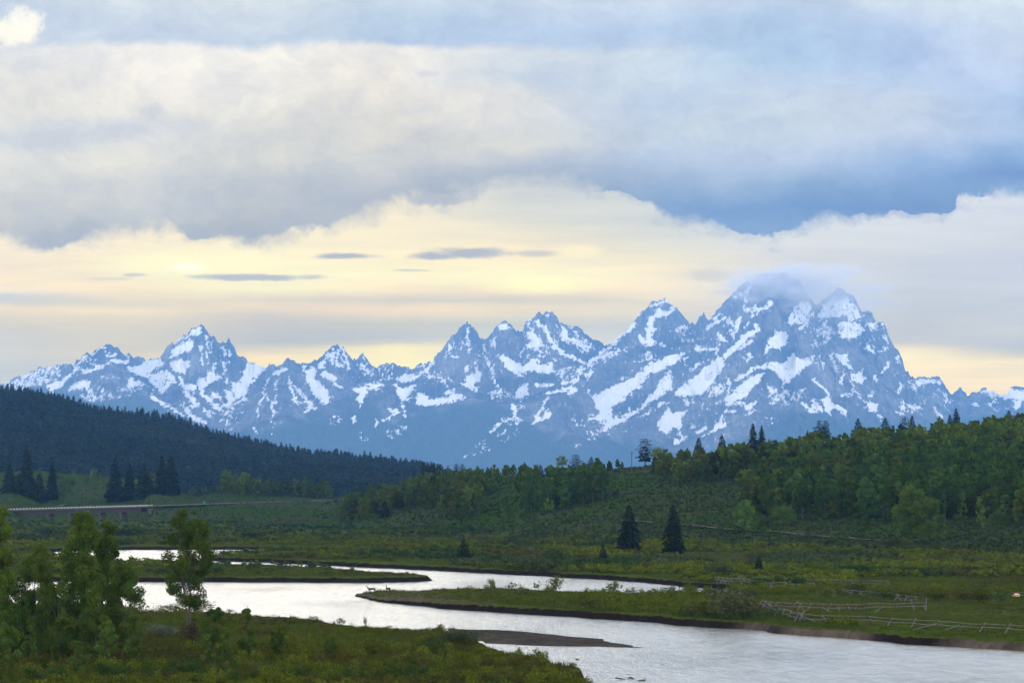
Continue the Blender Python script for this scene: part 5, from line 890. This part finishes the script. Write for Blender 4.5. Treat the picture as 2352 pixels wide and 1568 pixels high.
fence('broken row of dark crossed posts in the willows behind the corral', [(1757,1353),(1761,1353.5),(1766,1354),(1770,1354),(1781,1353),(1805,1353.5),(1822,1355),(1834.6,1355.5),(1853.8,1355),(1871.4,1352)], 1.15, 6, skip=((5,.5),(7,.93)), crooked=.15)
fence('leaning broken rails on the grass in front of the dark green bush', [(1935,1362),(1957,1365),(1975,1368),(1994,1371),(2012,1374)], 1.0, 7, skip=((1,.5),(3,.5)), crooked=.1)
fence('heap of dark crossed posts where the broken rails end', [(2040,1379),(2056,1380),(2063,1382),(2069,1385),(2081,1384),(2086,1385),(2092,1386),(2098,1387),(2104,1387)], 1.05, 8, skip=((1,.5),(2,.5),(3,.93),(4,.5),(6,.93)), crooked=.22)
fence('low pole fence at the right edge beside the tan boulder', [(2326,1371),(2366,1372),(2410,1373)], 1.0, 9)
p = P2(2123, 1404, 1.); t_ = thing('fence_post', 'tall pale post at the end of the back side of the corral', 'post', (p[0] + .3, p[1], 1.)); MB().tube([(0, 0, -.1), (.02, 0, 2.3)], [.06, .045], 6).build('post', M_log, t_)

# ------------------------------------------------------------------ bridge, highway, track
A = np.array(at(14, 1171.4, 1759)); B = np.array(at(339, 1162.4, 1736)); AB = B - A; Lb = np.linalg.norm(AB[:2]); rz = math.atan2(AB[1], AB[0]); tl = AB[2] / Lb; MID_ = (A + B) / 2
br = thing('road_bridge', 'long low highway bridge with pale slotted railing over brown girders', 'bridge', tuple(MID_), rz)
MB().box((0, 4.6, -.25), (Lb + 2, 9.6, .5), tilt=tl).build('deck', M_conc, br)
for y in (.6, 3.2, 5.9, 8.6):
    MB().box((2.5, y, -1.75), (Lb - 13, .5, 2.5), tilt=tl).build('girder', M_steel, br)
for y in (.05, 9.2):
    mb = MB(); nb_ = 44
    for i in range(nb_): mb.box((-Lb / 2 + (i + .5) * Lb / nb_, y, .55 + (-Lb / 2 + (i + .5) * Lb / nb_) * tl), (Lb / nb_ * .66, .24, .85))
    mb.build('railing', M_rail, br); MB().box((0, y, .12), (Lb, .3, .26), tilt=tl).build('kerb', M_conc, br)
for xs_ in (277, 229, 160, 110):
    x = ((xs_ - 14) / 325 - .5) * Lb; z0_ = x * tl - 3.0; pr = MB().box((x, 4.6, z0_ - .35), (1.5, 9.6, .95)); [pr.box((x, y, z0_ - 4.4), (1.1, 1.1, 7.2)) for y in (1.2, 4.6, 8.)]; pr.build('pier', M_conc, br)
pr = MB().box((Lb / 2 + 1.2, 5.2, -2.0), (1.6, 9.4, 3.4)); pr.build('abutment', M_conc, br)
hp = [(B[0] - 1, B[1] + 4.6)] + [(((x - CX) / F * d), d + 2) for x, d in ((352, 1747), (400, 1772), (450, 1800), (520, 1840), (600, 1880), (680, 1935), (750, 1985))]
strip('road', hp, 8.5, .12, (.13, .125, .12), 4., [EYE + (HY - y) / F * d + .1 for y, d in ((1162.2, 1737), (1161.6, 1749), (1160, 1774), (1158.4, 1802), (1156, 1842), (1153.4, 1882), (1151, 1937), (1149, 1987))])
gr = thing('guardrail', 'dark steel guardrail leading off the right end of the bridge', 'guardrail', (B[0], B[1], B[2])); O = B.copy()
gp = []
for i in range(16):
    px = 340 + i * 7.2; d = float(np.interp(px, [340, 352, 400, 450], [1736, 1741, 1766, 1794])); x = (px - CX) / F * d; gp.append(np.array([x, d, float(height(np.array([x]), np.array([d + 3.]))[0]) + .3]) - O)
for g_ in gp: MB().tube([g_ + [0, 0, -.8], g_ + [0, 0, .75]], .08, 5).build('post', M_pole, gr)
MB().tube([g_ + np.array([0, -.1, .62]) for g_ in gp], .16, 5).build('rail', M_steel, gr)
p = at(469, 1158, 1812); sg = thing('road_sign', 'small green sign on a post beside the highway', 'sign', (p[0], p[1], p[2] - .6)); MB().tube([(0, 0, 0), (0, 0, 2.4)], .05, 5).build('post', M_conc, sg)
MB().box((0, -.08, 1.9), (1.2, .05, 1.1)).build('sign_panel', simple('sign_green', (.0, .16, .11), .5, var=.05), sg)
tp = [hit1(x, y)[:2] for x, y in ((1425,1197),(1440,1199),(1500,1203),(1560,1208),(1640,1214),(1700,1219),(1760,1222),(1850,1231),(1950,1237),(2048,1244))]
strip('dirt_track', tp, 2.6, .3, (.085, .08, .062), 3.)
for i, (xa, ya, xb, yb, lab) in enumerate([(132,1152,151,1148,'short pale fallen log on the grass behind the bridge'), (174,1150,216,1141,'long dark fallen trunk on the grass behind the bridge')]):
    a, b = np.array(at(xa, ya, 1990)), np.array(at(xb, yb, 2002)); a[2] = float(height(a[:1], a[1:2])[0]) + .3; b[2] = float(height(b[:1], b[1:2])[0]) + .5; tag(MB().tube([a, (a + b) / 2, b], [.35, .3, .15], 7).build('fallen_log', (M_log, M_logd)[i]), lab, 'log')
p = hit1(1451, 1084); up = thing('utility_pole', 'wooden utility pole with one crossarm on the skyline left of the broad pine', 'utility pole', tuple(p)); u = p[1] / F
hh_ = (1084 - 1037) * u; MB().tube([(0, 0, -.3), (0, 0, hh_)], [.22, .15], 7).build('pole', M_pole, up); MB().box((0, 0, hh_ - .9), (2.2, .16, .18)).build('crossarm', M_pole, up)
for x in (-.95, 0, .95): MB().tube([(x, 0, hh_ - .85), (x, 0, hh_ - .4 + (.4 if x == 0 else 0))], [.07, .05], 5).build('insulator', M_pole, up)

# ------------------------------------------------------------------ boulder
def rock(px, by, w_, h_, lab, m_, seed, z=1.):
    p = P2(px, by, z); u = p[1] / F; bm = MB(); n, k2 = 18, 10
    for i in range(k2 + 1):
        ph = math.pi * i / k2
        for j in range(n):
            q = 2 * math.pi * j / n; v = np.array([math.sin(ph) * math.cos(q), math.sin(ph) * math.sin(q), math.cos(ph)]); k_ = .78 + .44 * float(fbm(np.array([v[0] * 1.6 + seed]), np.array([v[1] * 1.6 + v[2]]), 3, seed)[0]); bm.v.append(tuple(v * k_ * np.array([w_ * u / 2, w_ * u / 2.4, h_ * u * .62]) + [0, 0, h_ * u * .35]))
    for i in range(k2):
        for j in range(n): j2 = (j + 1) % n; bm.f.append((i * n + j, (i + 1) * n + j, (i + 1) * n + j2, i * n + j2))
    o = bm.build('boulder', m_, None, True); o.location = (p[0], p[1], z - .05); return tag(o, lab, 'boulder')
M_tan = simple('tan_rock', (.50, .32, .17), .9, var=.2); M_grey = simple('grey_rock', (.34, .33, .31), .9)
rock(2334, 1369, 18, 8, 'large tan orange boulder near the right edge of the meadow', M_tan, 3)
rock(2312, 1368, 8, 3.4, 'small pale rock left of the tan boulder', M_grey, 5); rock(2301, 1367, 6, 3, 'smallest pale rock farthest left of the tan boulder', M_grey, 8)

# ------------------------------------------------------------------ driftwood and duck
def drift(px, by, lab, segs, name='driftwood'):
    p = P2(px, by, 0); t_ = thing(name, lab, 'driftwood', (p[0], p[1], 0)); u = p[1] / F
    mb = MB()
    for pts, rad in segs[:1]: mb.tube([np.array(q) * u for q in pts], [r_ * u for r_ in rad], 7)
    mb.build('log', M_wet, t_)
    for pts, rad in segs[1:]: MB().tube([np.array(q) * u for q in pts], [r_ * u for r_ in rad], 5).build('branch', M_wet, t_)
    return t_
drift(1425, 1560, 'long driftwood log lying in the river, leftmost of the snags', [([(-12, 0, 4.2), (-4, 0, 3.4), (4, 0, 2.2), (12, 0, 1.6)], [1.9, 1.5, 1.2, .7]), ([(2, 0, 2.4), (5, -1, .3), (2, -2, -.8)], [.8, .6, .4]), ([(-2, 0, 3), (-1, -1, -.6)], [.5, .3])])
drift(1447, 1558, 'humped driftwood stump in the river between the log and the roots', [([(-7, 0, .6), (-3, 0, 2.2), (2, 0, 3.2), (5, 0, 2.2), (7, 0, .2)], [.7, 1.4, 2.2, 1.7, .8]), ([(3, -3, .8), (7, -3, 1.6), (10, -3, .4)], [.9, 1.2, .5])])
drift(1474, 1563, 'spiky root wad of driftwood in the river, rightmost of the snags', [([(-11, 0, .8), (-4, 0, 1.2), (4, 0, 1.4), (9, 0, .8)], [.5, 1.4, 1.7, .6])] + [([(x, 0, 1), (x + a, 0, h)], [.7, .25]) for x, a, h in ((-3, -1.5, 5), (-1, 1, 6), (1, 3.5, 5.5), (4, 1, 4), (6, 3, 9), (7, 2, 7), (-2, -2.5, 3), (12, 1.5, 2.2))])
drift(1444, 1548, 'tiny twig of driftwood floating above the humped stump', [([(-4, 0, .3), (0, 0, .5), (4, 0, .3)], [.3, .6, .3]), ([(0, 0, .4), (.5, 0, 1.8)], [.4, .2]), ([(3, 0, .4), (3.6, 0, 1.4)], [.3, .2])])
p = P2(1326, 1514.5, 0); dk = thing('duck', 'dark duck swimming beside the point of the near bank', 'duck', (p[0], p[1], 0)); M_duck = simple('duck_feathers', (.035, .03, .028))
MB().tube([(-.2, 0, .05), (-.12, 0, .07), (0, 0, .08), (.12, 0, .08), (.22, 0, .12)], [.02, .07, .09, .06, .015], 9).build('body', M_duck, dk, True); MB().tube([(-.14, 0, .09), (-.17, 0, .17), (-.19, 0, .2), (-.25, 0, .19)], [.035, .03, .035, .012], 8).build('head', M_duck, dk, True)

# ------------------------------------------------------------------ two deer on the spit
m_deer, tt = mat('deer_coat'); q = tt.sep(tt.new('ShaderNodeTexCoord').outputs['Object']); nz_ = tt.noise(tt.new('ShaderNodeTexCoord').outputs['Object'], 9., 4, .6)
c1 = tt.mix(tt.mr(tt.m('ADD', q[2], tt.m('MULTIPLY', nz_, .2)), .75, 1.15), (.022, .011, .008, 1), (.040, .020, .012, 1)); c2 = tt.mix(tt.mr(q[0], .78, .9), c1, (.08, .05, .03, 1)); prin(tt, c2, .9, .1)
def deer(label, loc, rz_, s, up=0., step=0.):
    t_ = thing('deer', label, 'deer', loc, rz_, 'deer on the spit', s)
    V = [((.30, 0, 1.06), .235), ((.62, 0, 1.08), .22), ((.84, 0, 1.04), .17), ((0, 0, 1.03), .225), ((-.34, 0, 1.02), .235), ((-.58, 0, 1.08), .19), ((-.74, 0, 1.24 + up * .08), .125), ((-.86 + up * .14, 0, 1.42 + up * .12), .095), ((-.95 + up * .18, 0, 1.58 + up * .14), .088), ((-1.08 + up * .14, 0, 1.585 + up * .1), .075), ((-1.27 + up * .1, 0, 1.50 + up * .1), .042),
         ((.93, 0, .98), .05), ((.98, 0, .86), .03)]
    E = [(0, 1), (1, 2), (0, 3), (3, 4), (4, 5), (5, 6), (6, 7), (7, 8), (8, 9), (9, 10), (2, 11), (11, 12)]
    for sg_, st_ in ((-1, step), (1, -step)):
        b = len(V); V += [((-.46, .13 * sg_, .82), .105), ((-.47 + st_ * .5, .13 * sg_, .48), .05), ((-.46 + st_, .13 * sg_, .12), .034), ((-.50 + st_, .13 * sg_, .0), .04)]; E += [(4, b), (b, b + 1), (b + 1, b + 2), (b + 2, b + 3)]
        b = len(V); V += [((.70, .14 * sg_, .84), .135), ((.62 - st_ * .3, .14 * sg_, .64), .085), ((.80 - st_ * .7, .13 * sg_, .44), .045), ((.75 - st_, .13 * sg_, .12), .034), ((.71 - st_, .13 * sg_, .0), .04)]; E += [(1, b), (b, b + 1), (b + 1, b + 2), (b + 2, b + 3), (b + 3, b + 4)]
    me = bpy.data.meshes.new('body'); me.from_pydata([v[0] for v in V], E, []); me.materials.append(m_deer); o = link('body', me, t_)
    sk = o.modifiers.new('Skin', 'SKIN'); sk.use_smooth_shade = True
    if not me.skin_vertices: me.attributes.new  # layer is made with the modifier below
    bpy.context.view_layer.objects.active = o
    if not me.skin_vertices:
        import bmesh
        bm = bmesh.new(); bm.from_mesh(me); bm.verts.layers.skin.verify(); bm.to_mesh(me); bm.free()
    for i, v in enumerate(V):
        sv = me.skin_vertices[0].data[i]; sv.radius = (v[1], v[1]); sv.use_root = (i == 0)
    sb = o.modifiers.new('Subdivision', 'SUBSURF'); sb.levels = sb.render_levels = 2
    hx, hz = V[8][0][0], V[8][0][2]
    for sg_ in (-1, 1): MB().tube([(hx + .02, .05 * sg_, hz + .06), (hx + .05, .12 * sg_, hz + .16), (hx + .09, .17 * sg_, hz + .24)], [.02, .045, .008], 6).build('ear', m_deer, t_, True)
    return t_
p = P2(853, 1365, .4); zz = float(height(np.array([p[0]]), np.array([p[1]]))[0]); print('deer', zz); deer('larger brown deer walking left at the tip of the grassy spit', (p[0], p[1], max(zz, .1)), .12, .88, 0, .10)
p = P2(891.5, 1364, .5); zz = float(height(np.array([p[0]]), np.array([p[1]]))[0]); print('deer', zz); deer('smaller deer standing behind the larger one with its head raised', (p[0], p[1], max(zz, .1)), .95, .80, 1., .03)
